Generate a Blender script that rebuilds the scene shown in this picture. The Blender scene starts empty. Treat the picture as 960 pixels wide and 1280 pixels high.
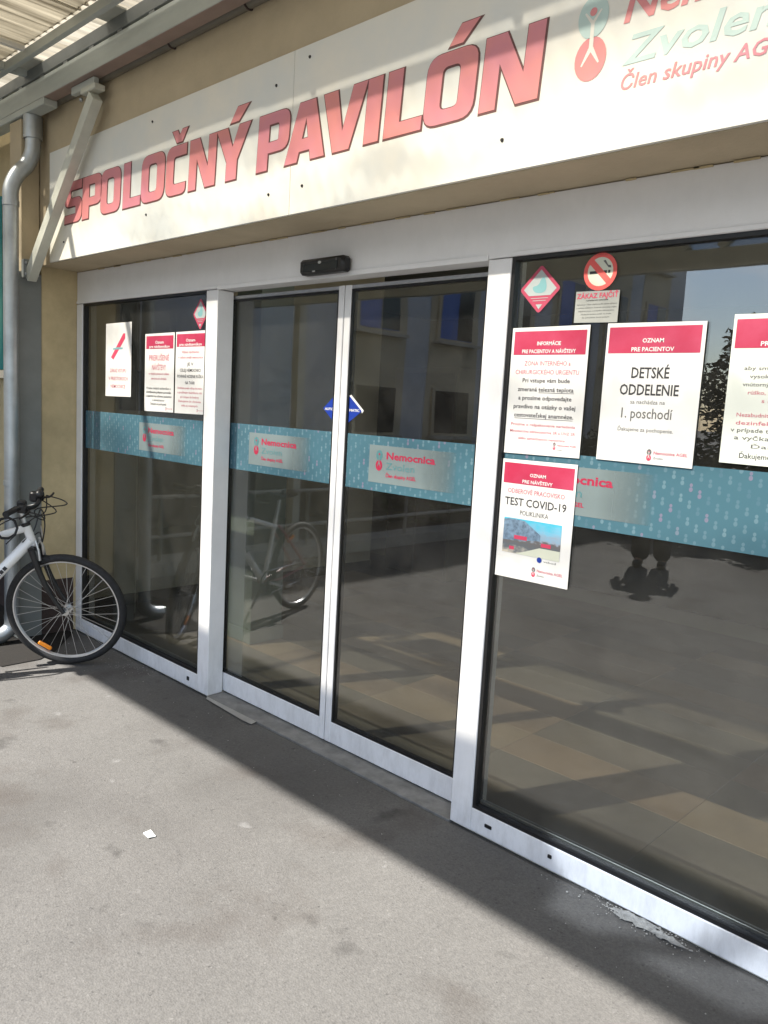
import bpy, bmesh, math, random
from mathutils import Vector, Matrix, Quaternion
random.seed(7)
S = bpy.context.scene
COL = S.collection
R = math.radians

# ------------------------------------------------------------------ camera
cam_d = bpy.data.cameras.new('camera'); cam = bpy.data.objects.new('camera', cam_d); COL.objects.link(cam)
cam_d.sensor_fit = 'HORIZONTAL'; cam_d.sensor_width = 36; cam_d.lens = 36*992.0/960
cam_d.clip_start = 0.05; cam_d.clip_end = 600
rows = [[0.71783, -0.12964, 0.68404], [0.69404, 0.05563, -0.71778], [0.05500, 0.98999, 0.12990]]
m4 = Matrix(rows).to_4x4(); m4.translation = (1.8035, -2.3661, 1.6)
cam.matrix_world = m4
S.camera = cam

# ------------------------------------------------------------------ sun, sky, exposure
ldir = Vector((0.42, 1.0, -1.05)).normalized()
sd = bpy.data.lights.new('sun', 'SUN'); sd.energy = 4.8; sd.angle = R(0.9); sd.color = (1.0, 0.965, 0.91)
sun = bpy.data.objects.new('sun', sd); COL.objects.link(sun)
sun.rotation_euler = ldir.to_track_quat('-Z', 'Y').to_euler(); sun.location = (-3, -8, 9)
W = bpy.data.worlds.new('World'); S.world = W; W.use_nodes = True
nt = W.node_tree; bg = nt.nodes['Background']
sky = nt.nodes.new('ShaderNodeTexSky'); sky.sky_type = 'NISHITA'; sky.sun_disc = False
sky.sun_elevation = math.asin(-ldir.z); sky.sun_rotation = math.atan2(-ldir.x, -ldir.y)
sky.air_density = 1.0; sky.dust_density = .6; sky.ozone_density = 2.2
tc = nt.nodes.new('ShaderNodeTexCoord'); mp = nt.nodes.new('ShaderNodeMapping'); mp.inputs['Scale'].default_value = (1, 1, 2.6)
cn = nt.nodes.new('ShaderNodeTexNoise'); cn.inputs['Scale'].default_value = 2.6; cn.inputs['Detail'].default_value = 8; cn.inputs['Roughness'].default_value = .58
cr = nt.nodes.new('ShaderNodeValToRGB'); cr.color_ramp.elements[0].position = .49; cr.color_ramp.elements[1].position = .70
cr.color_ramp.elements[0].color = (0, 0, 0, 1); cr.color_ramp.elements[1].color = (.85, .85, .85, 1)
mx = nt.nodes.new('ShaderNodeMix'); mx.data_type = 'RGBA'; mx.inputs['B'].default_value = (9.5, 9.6, 10, 1)
nt.links.new(tc.outputs['Generated'], mp.inputs[0]); nt.links.new(mp.outputs[0], cn.inputs[0]); nt.links.new(cn.outputs[0], cr.inputs[0])
nt.links.new(cr.outputs[0], mx.inputs['Factor']); nt.links.new(sky.outputs[0], mx.inputs['A']); nt.links.new(mx.outputs['Result'], bg.inputs[0])
bg.inputs[1].default_value = 0.095
S.view_settings.view_transform = 'Standard'; S.view_settings.look = 'None'; S.view_settings.gamma = 1
S.view_settings.exposure = 1.75
S.render.engine = 'CYCLES'
S.cycles.transparent_max_bounces = 24; S.cycles.max_bounces = 9; S.cycles.glossy_bounces = 5; S.cycles.transmission_bounces = 6
S.cycles.sample_clamp_indirect = 6

# ------------------------------------------------------------------ materials
MATS = {}
def mat(name, col, rough=.6, metal=0, n=0, nscale=8, col2=None, bump=0, bscale=60, spec=.5, coat=0, stretch=(1, 1, 1), emit=None):
    m = bpy.data.materials.new(name); m.use_nodes = True; MATS[name] = m
    t = m.node_tree; b = t.nodes['Principled BSDF']
    c = tuple(col)+(1,)
    b.inputs['Base Color'].default_value = c; b.inputs['Roughness'].default_value = rough; b.inputs['Metallic'].default_value = metal
    b.inputs['Specular IOR Level'].default_value = spec; b.inputs['Coat Weight'].default_value = coat
    co = t.nodes.new('ShaderNodeTexCoord'); ma = t.nodes.new('ShaderNodeMapping'); ma.inputs['Scale'].default_value = stretch
    t.links.new(co.outputs['Object'], ma.inputs[0])
    if n:
        no = t.nodes.new('ShaderNodeTexNoise'); no.inputs['Scale'].default_value = nscale; no.inputs['Detail'].default_value = 7; no.inputs['Roughness'].default_value = .62
        t.links.new(ma.outputs[0], no.inputs[0])
        ra = t.nodes.new('ShaderNodeValToRGB'); ra.color_ramp.elements[0].position = .33; ra.color_ramp.elements[1].position = .67
        d = col2 if col2 else tuple(max(0, x*(1-n)) for x in col)
        ra.color_ramp.elements[0].color = tuple(d)+(1,); ra.color_ramp.elements[1].color = c
        t.links.new(no.outputs[0], ra.inputs[0]); t.links.new(ra.outputs[0], b.inputs['Base Color'])
        mr = t.nodes.new('ShaderNodeMapRange'); mr.inputs['To Min'].default_value = min(1, rough*1.25); mr.inputs['To Max'].default_value = rough*.85
        t.links.new(no.outputs[0], mr.inputs[0]); t.links.new(mr.outputs[0], b.inputs['Roughness'])
    if bump:
        bn = t.nodes.new('ShaderNodeTexNoise'); bn.inputs['Scale'].default_value = bscale; bn.inputs['Detail'].default_value = 6
        bu = t.nodes.new('ShaderNodeBump'); bu.inputs['Strength'].default_value = bump; bu.inputs['Distance'].default_value = .01
        t.links.new(ma.outputs[0], bn.inputs[0]); t.links.new(bn.outputs[0], bu.inputs['Height']); t.links.new(bu.outputs[0], b.inputs['Normal'])
    return m

M_white = mat('white_powdercoat', (.80, .80, .81), .38, n=.07, nscale=5, bump=.03, bscale=200)
def grime(m):
    t = m.node_tree; N = t.nodes.new; L = t.links.new; b = t.nodes['Principled BSDF']; src = b.inputs['Base Color'].links[0].from_socket
    co = N('ShaderNodeTexCoord'); se = N('ShaderNodeSeparateXYZ'); L(co.outputs['Object'], se.inputs[0])
    h = N('ShaderNodeMapRange'); h.inputs['From Min'].default_value = .0; h.inputs['From Max'].default_value = .35; h.inputs['To Min'].default_value = .30; h.inputs['To Max'].default_value = .04; L(se.outputs['Z'], h.inputs[0])
    mp = N('ShaderNodeMapping'); mp.inputs['Scale'].default_value = (14, 14, 5); L(co.outputs['Object'], mp.inputs[0])
    n = N('ShaderNodeTexNoise'); n.inputs['Scale'].default_value = 1.6; n.inputs['Detail'].default_value = 9; n.inputs['Roughness'].default_value = .7; L(mp.outputs[0], n.inputs[0])
    r = N('ShaderNodeMapRange'); r.inputs['From Min'].default_value = .42; r.inputs['From Max'].default_value = .72; L(n.outputs[0], r.inputs[0])
    mu = N('ShaderNodeMath'); mu.operation = 'MULTIPLY'; L(h.outputs[0], mu.inputs[0]); L(r.outputs[0], mu.inputs[1])
    mx = N('ShaderNodeMix'); mx.data_type = 'RGBA'; mx.inputs['B'].default_value = (.22, .20, .17, 1); L(mu.outputs[0], mx.inputs['Factor']); L(src, mx.inputs['A']); L(mx.outputs['Result'], b.inputs['Base Color'])
grime(M_white)
M_board = mat('sign_board_sheet', (.76, .735, .655), .45, n=.06, nscale=2.2, col2=(.64, .67, .66))
M_boardroof = mat('white_roof_board', (.74, .73, .68), .7, n=.2, nscale=5)
M_beige = mat('beige_plaster', (.60, .49, .29), .85, n=.3, nscale=3.5, bump=.25, bscale=45)
M_beige2 = mat('beige_render_smooth', (.52, .435, .30), .85, n=.18, nscale=2.5, bump=.15, bscale=70)
M_plinth = mat('brown_plinth', (.055, .035, .03), .75, n=.4, nscale=9, bump=.3)
M_grey = mat('grey_paint', (.20, .215, .21), .5, n=.2, nscale=4, bump=.05)
M_greyl = mat('light_grey_paint', (.56, .57, .50), .5, n=.22, nscale=5, bump=.05)
M_steel = mat('grey_steel_beam', (.52, .56, .53), .45, metal=.1, n=.25, nscale=3, bump=.05, stretch=(.4, 2, 2))
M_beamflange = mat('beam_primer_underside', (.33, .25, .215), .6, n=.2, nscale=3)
M_gutter = mat('dull_gutter', (.19, .175, .14), .55, n=.25, nscale=5)
M_zinc = mat('zinc_pipe', (.42, .45, .47), .38, metal=.75, n=.25, nscale=7, bump=.04)
M_black = mat('black_plastic', (.012, .012, .013), .35, n=.3, nscale=30)
M_rubber = mat('black_rubber', (.017, .017, .018), .7, n=.35, nscale=40, bump=.2, bscale=250)
M_alu = mat('brushed_aluminium', (.62, .63, .64), .3, metal=.9, n=.12, nscale=30)
M_rim = mat('rim_silver', (.72, .73, .75), .28, metal=.85, n=.1, nscale=50)
M_bikewhite = mat('bike_white_enamel', (.80, .80, .79), .22, n=.05, coat=.5)
M_bikered = mat('bike_dark_red_enamel', (.20, .02, .03), .3, coat=.4, n=.1)
M_orange = mat('orange_reflector', (.85, .27, .02), .2, n=.1, nscale=90)
M_ink = mat('black_ink', (.03, .03, .035), .7)
M_inkgrey = mat('grey_ink', (.12, .12, .12), .7)
M_inkred = mat('crimson_ink', (.62, .055, .12), .55, n=.1, nscale=6)
M_pink = mat('faded_pink_ink', (.52, .13, .18), .6)
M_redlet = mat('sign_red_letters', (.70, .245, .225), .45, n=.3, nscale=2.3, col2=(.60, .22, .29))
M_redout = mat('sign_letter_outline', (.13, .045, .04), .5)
M_paper = mat('white_paper', (.72, .715, .70), .5, n=.04, nscale=12, bump=.5, bscale=6)
M_paperg = mat('greyish_paper', (.36, .37, .35), .6, n=.1, nscale=12)
M_teal = mat('pale_teal_ink', (.48, .63, .60), .5)
M_tealw = mat('teal_print', (.18, .38, .40), .5)
M_signteal = mat('sign_pale_teal', (.47, .61, .58), .5)
M_blue = mat('navy_sticker', (.012, .04, .30), .35, n=.1)
M_litter = mat('litter_paper', (.7, .7, .66), .8)
M_redring = mat('prohibition_red', (.68, .10, .09), .5)
M_filmred = mat('film_crimson', (.36, .02, .06), .4)
M_filmteal = mat('film_teal', (.07, .19, .21), .4)
M_cream = mat('sticker_cream', (.58, .60, .50), .5)
M_dia = mat('diamond_sticker_red', (.42, .05, .10), .5)
M_diag = mat('diamond_sticker_grey', (.38, .42, .42), .5)
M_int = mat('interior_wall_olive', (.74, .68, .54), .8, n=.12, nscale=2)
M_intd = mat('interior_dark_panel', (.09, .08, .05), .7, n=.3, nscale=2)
M_intp = mat('interior_pillar_green_grey', (.36, .42, .38), .6, n=.1)
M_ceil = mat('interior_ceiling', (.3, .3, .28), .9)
M_wing = mat('wing_grey_plaster', (.46, .49, .54), .9, n=.15, nscale=1.4, bump=.2, bscale=30)
M_wingb = mat('wing_beige_plaster', (.50, .44, .32), .9, n=.2, nscale=1.5)
M_darkglass = mat('dark_window_glass', (.02, .025, .03), .08, n=.2)
M_bluecurt = mat('blue_blind', (.05, .14, .50), .6, n=.3, nscale=6, stretch=(1, 8, .3))
M_teals = mat('teal_window', (.05, .30, .36), .3)
M_bark = mat('bark', (.07, .05, .035), .9, n=.4, nscale=12, bump=.6, bscale=20)
M_leafd = mat('dark_foliage', (.018, .035, .014), .7, n=.5, nscale=3)
M_leaf = mat('green_foliage', (.05, .11, .025), .65, n=.5, nscale=4)
M_cloth = mat('black_cloth', (.018, .018, .022), .9, n=.3, nscale=20)
M_trou = mat('dark_trousers', (.016, .017, .02), .9, n=.3, nscale=20)
M_skin = mat('skin', (.50, .30, .21), .55)
M_hair = mat('brown_hair', (.05, .03, .02), .6)
M_kerb = mat('pale_concrete', (.36, .35, .32), .85, n=.25, nscale=6, bump=.3)
M_sill = mat('threshold_concrete', (.24, .235, .22), .85, n=.45, nscale=9, bump=.4, bscale=120)

def ground_mat(name, base, dark, light, stain=True):
    m = bpy.data.materials.new(name); m.use_nodes = True; t = m.node_tree; b = t.nodes['Principled BSDF']
    N = t.nodes.new; L = t.links.new
    co = N('ShaderNodeTexCoord')
    big = N('ShaderNodeTexNoise'); big.inputs['Scale'].default_value = 1.1; big.inputs['Detail'].default_value = 9; big.inputs['Roughness'].default_value = .68
    L(co.outputs['Object'], big.inputs[0])
    r1 = N('ShaderNodeValToRGB'); r1.color_ramp.elements[0].position = .3; r1.color_ramp.elements[1].position = .66
    r1.color_ramp.elements[0].color = tuple(x*.66 for x in base)+(1,); r1.color_ramp.elements[1].color = tuple(x*1.15 for x in base)+(1,)
    L(big.outputs[0], r1.inputs[0])
    # stones
    vo = N('ShaderNodeTexVoronoi'); vo.inputs['Scale'].default_value = 150; L(co.outputs['Object'], vo.inputs['Vector'])
    r2 = N('ShaderNodeValToRGB'); e = r2.color_ramp.elements
    e[0].position = 0; e[0].color = tuple(dark)+(1,); e[1].position = 1; e[1].color = tuple(light)+(1,)
    k = r2.color_ramp.elements.new(.12); k.color = tuple(base)+(1,); k = r2.color_ramp.elements.new(.9); k.color = tuple(x*1.05 for x in base)+(1,)
    L(vo.outputs['Color'], r2.inputs[0])
    mx1 = N('ShaderNodeMix'); mx1.data_type = 'RGBA'; mx1.inputs['Factor'].default_value = .62
    L(r1.outputs[0], mx1.inputs['A']); L(r2.outputs[0], mx1.inputs['B'])
    last = mx1.outputs['Result']
    fine = N('ShaderNodeTexNoise'); fine.inputs['Scale'].default_value = 110; fine.inputs['Detail'].default_value = 8; fine.inputs['Roughness'].default_value = .8
    L(co.outputs['Object'], fine.inputs[0])
    r3 = N('ShaderNodeValToRGB'); r3.color_ramp.elements[0].position = .30; r3.color_ramp.elements[1].position = .70
    r3.color_ramp.elements[0].color = (.68, .68, .68, 1); r3.color_ramp.elements[1].color = (1.30, 1.30, 1.29, 1)
    L(fine.outputs[0], r3.inputs[0])
    mu = N('ShaderNodeMix'); mu.data_type = 'RGBA'; mu.blend_type = 'MULTIPLY'; mu.inputs['Factor'].default_value = 1
    L(last, mu.inputs['A']); L(r3.outputs[0], mu.inputs['B']); last = mu.outputs['Result']
    if stain:
        for sc, c, lo, hi, off in ((.7, (.06, .056, .052), .50, .64, 3.1), (2.3, (.060, .050, .043), .56, .70, 7.7), (4.5, (.035, .033, .031), .64, .72, 11.0), (14.0, (.03, .028, .026), .70, .76, 5.0), (9.0, (.21, .205, .20), .68, .76, 17.0)):
            mp = N('ShaderNodeMapping'); mp.inputs['Location'].default_value = (off, off*2, 0); L(co.outputs['Object'], mp.inputs[0])
            s = N('ShaderNodeTexNoise'); s.inputs['Scale'].default_value = sc; s.inputs['Detail'].default_value = 6; L(mp.outputs[0], s.inputs[0])
            r = N('ShaderNodeMapRange'); r.inputs['From Min'].default_value = lo; r.inputs['From Max'].default_value = hi; r.inputs['To Max'].default_value = .5
            L(s.outputs[0], r.inputs[0])
            mm = N('ShaderNodeMix'); mm.data_type = 'RGBA'; mm.inputs['B'].default_value = c+(1,)
            L(r.outputs[0], mm.inputs['Factor']); L(last, mm.inputs['A']); last = mm.outputs['Result']
    if stain:   # hairline cracks
        dn = N('ShaderNodeTexNoise'); dn.inputs['Scale'].default_value = 2.2; dn.inputs['Detail'].default_value = 6; L(co.outputs['Object'], dn.inputs[0])
        dm = N('ShaderNodeMix'); dm.data_type = 'RGBA'; dm.blend_type = 'LINEAR_LIGHT'; dm.inputs['Factor'].default_value = .22; L(co.outputs['Object'], dm.inputs['A']); L(dn.outputs['Color'], dm.inputs['B'])
        ve = N('ShaderNodeTexVoronoi'); ve.feature = 'DISTANCE_TO_EDGE'; ve.inputs['Scale'].default_value = .55; L(dm.outputs['Result'], ve.inputs['Vector'])
        rr = N('ShaderNodeMapRange'); rr.inputs['From Min'].default_value = .0; rr.inputs['From Max'].default_value = .0035; rr.inputs['To Min'].default_value = .10; rr.inputs['To Max'].default_value = 0; L(ve.outputs['Distance'], rr.inputs[0])
        mc = N('ShaderNodeMix'); mc.data_type = 'RGBA'; mc.inputs['B'].default_value = (.02, .02, .02, 1); L(rr.outputs[0], mc.inputs['Factor']); L(last, mc.inputs['A']); last = mc.outputs['Result']
    L(last, b.inputs['Base Color']); b.inputs['Roughness'].default_value = .9; b.inputs['Specular IOR Level'].default_value = .25
    bu = N('ShaderNodeBump'); bu.inputs['Strength'].default_value = .32; bu.inputs['Distance'].default_value = .003
    ad = N('ShaderNodeMath'); ad.operation = 'ADD'; L(vo.outputs['Distance'], ad.inputs[0]); L(fine.outputs[0], ad.inputs[1])
    L(ad.outputs[0], bu.inputs['Height']); L(bu.outputs[0], b.inputs['Normal'])
    return m
M_asph = ground_mat('worn_pale_asphalt', (.117, .112, .106), (.03, .029, .0285), (.22, .212, .203))
M_strip = ground_mat('dark_asphalt_strip', (.125, .125, .12), (.04, .04, .04), (.25, .25, .23), False)
M_soil = ground_mat('dark_gravel', (.018, .016, .014), (.005, .005, .005), (.07, .06, .045), False)

def glass_mat(name, tint, ior=1.5):
    m = bpy.data.materials.new(name); m.use_nodes = True; t = m.node_tree; t.nodes.clear(); N = t.nodes.new; L = t.links.new
    o = N('ShaderNodeOutputMaterial'); mi = N('ShaderNodeMixShader'); tr = N('ShaderNodeBsdfTransparent'); gl = N('ShaderNodeBsdfGlossy')
    tr.inputs[0].default_value = tuple(tint)+(1,); gl.inputs['Roughness'].default_value = .0
    ge = N('ShaderNodeNewGeometry'); mr = N('ShaderNodeMapRange'); mr.inputs['To Min'].default_value = ior; mr.inputs['To Max'].default_value = 1/ior
    fr = N('ShaderNodeFresnel'); L(ge.outputs['Backfacing'], mr.inputs[0]); L(mr.outputs[0], fr.inputs['IOR'])
    # slight waviness of float glass
    co = N('ShaderNodeTexCoord'); no = N('ShaderNodeTexNoise'); no.inputs['Scale'].default_value = 1.3; bu = N('ShaderNodeBump'); bu.inputs['Strength'].default_value = .05; bu.inputs['Distance'].default_value = .02
    L(co.outputs['Object'], no.inputs[0]); L(no.outputs[0], bu.inputs['Height']); L(bu.outputs[0], gl.inputs['Normal'])
    du = N('ShaderNodeBsdfDiffuse'); du.inputs[0].default_value = (.75, .73, .68, 1); dmx = N('ShaderNodeMixShader')
    sn = N('ShaderNodeTexNoise'); sn.inputs['Scale'].default_value = 3.5; sn.inputs['Detail'].default_value = 8; sn.inputs['Roughness'].default_value = .7; L(co.outputs['Object'], sn.inputs[0])
    sr = N('ShaderNodeMapRange'); sr.inputs['From Min'].default_value = .35; sr.inputs['From Max'].default_value = .75; sr.inputs['To Min'].default_value = .004; sr.inputs['To Max'].default_value = .026; L(sn.outputs[0], sr.inputs[0])
    L(sr.outputs[0], dmx.inputs[0]); L(tr.outputs[0], dmx.inputs[1]); L(du.outputs[0], dmx.inputs[2]); tr = dmx
    L(fr.outputs[0], mi.inputs[0]); L(tr.outputs[0], mi.inputs[1]); L(gl.outputs[0], mi.inputs[2]); L(mi.outputs[0], o.inputs[0])
    return m
M_glass = glass_mat('window_glass', (.68, .69, .67), 2.0)

def roof_mat(name, trans, tint, dirt=.55, seed=0):
    m = bpy.data.materials.new(name); m.use_nodes = True; t = m.node_tree; t.nodes.clear(); N = t.nodes.new; L = t.links.new
    o = N('ShaderNodeOutputMaterial'); mi = N('ShaderNodeMixShader'); tr = N('ShaderNodeBsdfTransparent'); tl = N('ShaderNodeBsdfTranslucent'); df = N('ShaderNodeBsdfDiffuse')
    co = N('ShaderNodeTexCoord'); mp = N('ShaderNodeMapping'); mp.inputs['Scale'].default_value = (.9, 2.2, 1); mp.inputs['Location'].default_value = (seed, seed, 0)
    no = N('ShaderNodeTexNoise'); no.inputs['Scale'].default_value = 1.6; no.inputs['Detail'].default_value = 5; no.inputs['Roughness'].default_value = .5
    ra = N('ShaderNodeValToRGB'); ra.color_ramp.elements[0].position = .36; ra.color_ramp.elements[1].position = .56
    ra.color_ramp.elements[0].color = tuple(x*(1-dirt) for x in tint)+(1,); ra.color_ramp.elements[1].color = tuple(tint)+(1,)
    L(co.outputs['Object'], mp.inputs[0]); L(mp.outputs[0], no.inputs[0]); L(no.outputs[0], ra.inputs[0])
    se = N('ShaderNodeSeparateXYZ'); L(co.outputs['Object'], se.inputs[0])
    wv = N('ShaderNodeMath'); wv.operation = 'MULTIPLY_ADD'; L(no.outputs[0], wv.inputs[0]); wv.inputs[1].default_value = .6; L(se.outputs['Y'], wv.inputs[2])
    g = N('ShaderNodeMapRange'); g.interpolation_type = 'SMOOTHSTEP'; g.inputs['From Min'].default_value = -.84; g.inputs['From Max'].default_value = -.50; g.inputs['To Min'].default_value = 1; g.inputs['To Max'].default_value = .22; L(wv.outputs[0], g.inputs[0])  # transmission falls towards the roof boards, added to soften their shadow edge
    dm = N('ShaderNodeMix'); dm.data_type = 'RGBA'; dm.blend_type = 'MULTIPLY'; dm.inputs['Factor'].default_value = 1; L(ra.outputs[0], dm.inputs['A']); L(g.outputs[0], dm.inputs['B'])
    L(dm.outputs['Result'], tr.inputs[0]); tl.inputs[0].default_value = (.46, .44, .39, 1); df.inputs[0].default_value = (.6, .58, .52, 1)
    mp2 = N('ShaderNodeMapping'); mp2.inputs['Scale'].default_value = (34, 1.5, 1); n2 = N('ShaderNodeTexNoise'); n2.inputs['Scale'].default_value = 1; n2.inputs['Detail'].default_value = 3
    r2 = N('ShaderNodeValToRGB'); r2.color_ramp.elements[0].position = .3; r2.color_ramp.elements[1].position = .7; r2.color_ramp.elements[0].color = (.20, .18, .14, 1); r2.color_ramp.elements[1].color = (.56, .53, .46, 1)
    L(co.outputs['Object'], mp2.inputs[0]); L(mp2.outputs[0], n2.inputs[0]); L(n2.outputs[0], r2.inputs[0]); L(r2.outputs[0], tl.inputs[0])
    m2 = N('ShaderNodeMixShader'); m2.inputs[0].default_value = .25; L(tl.outputs[0], m2.inputs[1]); L(df.outputs[0], m2.inputs[2])
    mi.inputs[0].default_value = 1-trans; L(tr.outputs[0], mi.inputs[1]); L(m2.outputs[0], mi.inputs[2]); L(mi.outputs[0], o.inputs[0])
    return m
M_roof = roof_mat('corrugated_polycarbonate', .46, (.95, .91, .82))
M_milky = roof_mat('milky_roof_panel', .0, (1, 1, 1))
M_tpane = glass_mat('sun_dimming_pane', (.45, .48, .52), 1.3)

def film_mat():
    m = bpy.data.materials.new('patterned_blue_film'); m.use_nodes = True; t = m.node_tree; b = t.nodes['Principled BSDF']; N = t.nodes.new; L = t.links.new
    co = N('ShaderNodeTexCoord'); se = N('ShaderNodeSeparateXYZ'); L(co.outputs['Object'], se.inputs[0])
    def mth(op, a, b_=None, c=None):
        n = N('ShaderNodeMath'); n.operation = op
        for i, v in enumerate((a, b_, c)):
            if v is None: continue
            if hasattr(v, 'links'): L(v, n.inputs[i])
            else: n.inputs[i].default_value = v
        return n.outputs[0]
    u = mth('DIVIDE', se.outputs['X'], .0285); v = mth('DIVIDE', se.outputs['Z'], .052)
    cu = mth('FLOOR', u); odd = mth('MULTIPLY', mth('MODULO', mth('ABSOLUTE', cu), 3.0), .345)
    fv = mth('FRACT', mth('ADD', v, odd)); fu = mth('FRACT', u)
    du = mth('SUBTRACT', fu, .5)
    def blob(cz, ru, rv):
        a = mth('DIVIDE', du, ru); c = mth('DIVIDE', mth('SUBTRACT', fv, cz), rv)
        return mth('LESS_THAN', mth('ADD', mth('MULTIPLY', a, a), mth('MULTIPLY', c, c)), 1.0)
    mk = mth('MAXIMUM', blob(.36, .21, .14), blob(.62, .17, .11))
    no = N('ShaderNodeTexWhiteNoise'); cv = N('ShaderNodeCombineXYZ'); L(cu, cv.inputs[0]); L(mth('FLOOR', mth('ADD', v, odd)), cv.inputs[1]); L(cv.outputs[0], no.inputs['Vector'])
    ra = N('ShaderNodeValToRGB'); e = ra.color_ramp.elements; e[0].color = (.085, .17, .225, 1); e[1].color = (.15, .25, .30, 1); e[0].position = 0; e[1].position = .9
    k = e.new(.93); k.color = (.19, .19, .27, 1)
    L(no.outputs['Value'], ra.inputs[0])
    mi = N('ShaderNodeMix'); mi.data_type = 'RGBA'; mi.inputs['A'].default_value = (.070, .158, .205, 1); L(mk, mi.inputs['Factor']); L(ra.outputs[0], mi.inputs['B'])
    L(mi.outputs['Result'], b.inputs['Base Color']); b.inputs['Roughness'].default_value = .12; b.inputs['Alpha'].default_value = .86
    return m
M_film = film_mat()
M_filmlogo = mat('film_logo_panel', (.20, .25, .26), .12); M_filmlogo.node_tree.nodes['Principled BSDF'].inputs['Alpha'].default_value = .8
def filmlogo_fade():
    t = M_filmlogo.node_tree; b = t.nodes['Principled BSDF']
    co = t.nodes.new('ShaderNodeTexCoord'); se = t.nodes.new('ShaderNodeSeparateXYZ'); t.links.new(co.outputs['Generated'], se.inputs[0])
    mr = t.nodes.new('ShaderNodeMapRange'); mr.inputs['From Min'].default_value = .62; mr.inputs['From Max'].default_value = 1; mr.inputs['To Min'].default_value = .86; mr.inputs['To Max'].default_value = .0
    t.links.new(se.outputs['X'], mr.inputs[0]); t.links.new(mr.outputs[0], b.inputs['Alpha'])
filmlogo_fade()

def photo_mat():   # the small printed street picture on a notice
    m = bpy.data.materials.new('printed_picture'); m.use_nodes = True; t = m.node_tree; b = t.nodes['Principled BSDF']; N = t.nodes.new; L = t.links.new
    co = N('ShaderNodeTexCoord'); se = N('ShaderNodeSeparateXYZ'); L(co.outputs['Generated'], se.inputs[0])
    r = N('ShaderNodeValToRGB'); e = r.color_ramp.elements
    e[0].position = 0; e[0].color = (.55, .5, .42, 1); e[1].position = 1; e[1].color = (.05, .45, .62, 1)
    for p, c in ((.18, (.12, .14, .16, 1)), (.42, (.14, .13, .13, 1)), (.5, (.3, .36, .45, 1)), (.72, (.2, .45, .62, 1))):
        k = e.new(p); k.color = c
    no = N('ShaderNodeTexNoise'); no.inputs['Scale'].default_value = 7; L(co.outputs['Generated'], no.inputs[0])
    ma = N('ShaderNodeMath'); ma.operation = 'MULTIPLY_ADD'; L(no.outputs[0], ma.inputs[0]); ma.inputs[1].default_value = .5; L(se.outputs['Z'], ma.inputs[2])
    sb = N('ShaderNodeMath'); sb.operation = 'SUBTRACT'; L(ma.outputs[0], sb.inputs[0]); sb.inputs[1].default_value = .25
    L(sb.outputs[0], r.inputs[0]); L(r.outputs[0], b.inputs['Base Color']); b.inputs['Roughness'].default_value = .5
    return m
M_photo = photo_mat()

# ------------------------------------------------------------------ helpers
def tag(o, label=None, cat=None, group=None, kind=None):
    if label: o['label'] = label
    if cat: o['category'] = cat
    if group: o['group'] = group
    if kind: o['kind'] = kind
    return o
def empty(name, loc=(0, 0, 0), rz=0, label=None, cat=None, group=None):
    o = bpy.data.objects.new(name, None); COL.objects.link(o); o.location = loc; o.rotation_euler = (0, 0, rz); o.empty_display_size = .1
    return tag(o, label, cat, group)
def link(name, me, m, parent=None, loc=None):
    o = bpy.data.objects.new(name, me); COL.objects.link(o)
    if m is not None and not me.materials: me.materials.append(m)
    if parent is not None:
        o.parent = parent
        if parent.type == 'MESH' or parent.type == 'EMPTY':
            pass
    if loc: o.location = loc
    return o
def fin(name, bm, m, parent=None, smooth=False, loc=None):
    me = bpy.data.meshes.new(name); bm.normal_update(); bm.to_mesh(me); bm.free()
    if smooth:
        for p in me.polygons: p.use_smooth = True
        try: me.set_sharp_from_angle(angle=R(40))
        except Exception: pass
    return link(name, me, m, parent, loc)
def add_box(bm, x0, x1, y0, y1, z0, z1, bev=0):
    b2 = bmesh.new()
    r = bmesh.ops.create_cube(b2, size=1)
    bmesh.ops.scale(b2, vec=(x1-x0, y1-y0, z1-z0), verts=b2.verts); bmesh.ops.translate(b2, vec=((x0+x1)/2, (y0+y1)/2, (z0+z1)/2), verts=b2.verts)
    if bev: bmesh.ops.bevel(b2, geom=b2.edges[:], offset=bev, segments=1, affect='EDGES')
    me = bpy.data.meshes.new('tmp'); b2.to_mesh(me); b2.free(); bm.from_mesh(me); bpy.data.meshes.remove(me)
def box(name, x0, x1, y0, y1, z0, z1, m, parent=None, bev=0.0, loc=None):
    bm = bmesh.new(); add_box(bm, x0, x1, y0, y1, z0, z1, bev); return fin(name, bm, m, parent, loc=loc)
def add_tube(bm, pts, rad, seg=8, closed=False, cap=True):
    pts = [Vector(p) for p in pts]; n = len(pts); rings = []
    rr = rad if isinstance(rad, (list, tuple)) else [rad]*n
    up = None
    for i, p in enumerate(pts):
        if closed: d = pts[(i+1) % n]-pts[i-1]
        else: d = pts[min(i+1, n-1)]-pts[max(i-1, 0)]
        d.normalize()
        if up is None:
            up = d.orthogonal().normalized()
        else:
            up = (up-d*up.dot(d)).normalized()
        w = d.cross(up)
        rings.append([bm.verts.new(p+(up*math.cos(2*math.pi*k/seg)+w*math.sin(2*math.pi*k/seg))*rr[i]) for k in range(seg)])
    for i in range(n if closed else n-1):
        a = rings[i]; b = rings[(i+1) % n]
        for k in range(seg): bm.faces.new((a[k], a[(k+1) % seg], b[(k+1) % seg], b[k]))
    if cap and not closed:
        bm.faces.new(rings[0][::-1]); bm.faces.new(rings[-1])
def tube(name, pts, rad, m, parent=None, seg=8, closed=False):
    bm = bmesh.new(); add_tube(bm, pts, rad, seg, closed); return fin(name, bm, m, parent, True)
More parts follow.
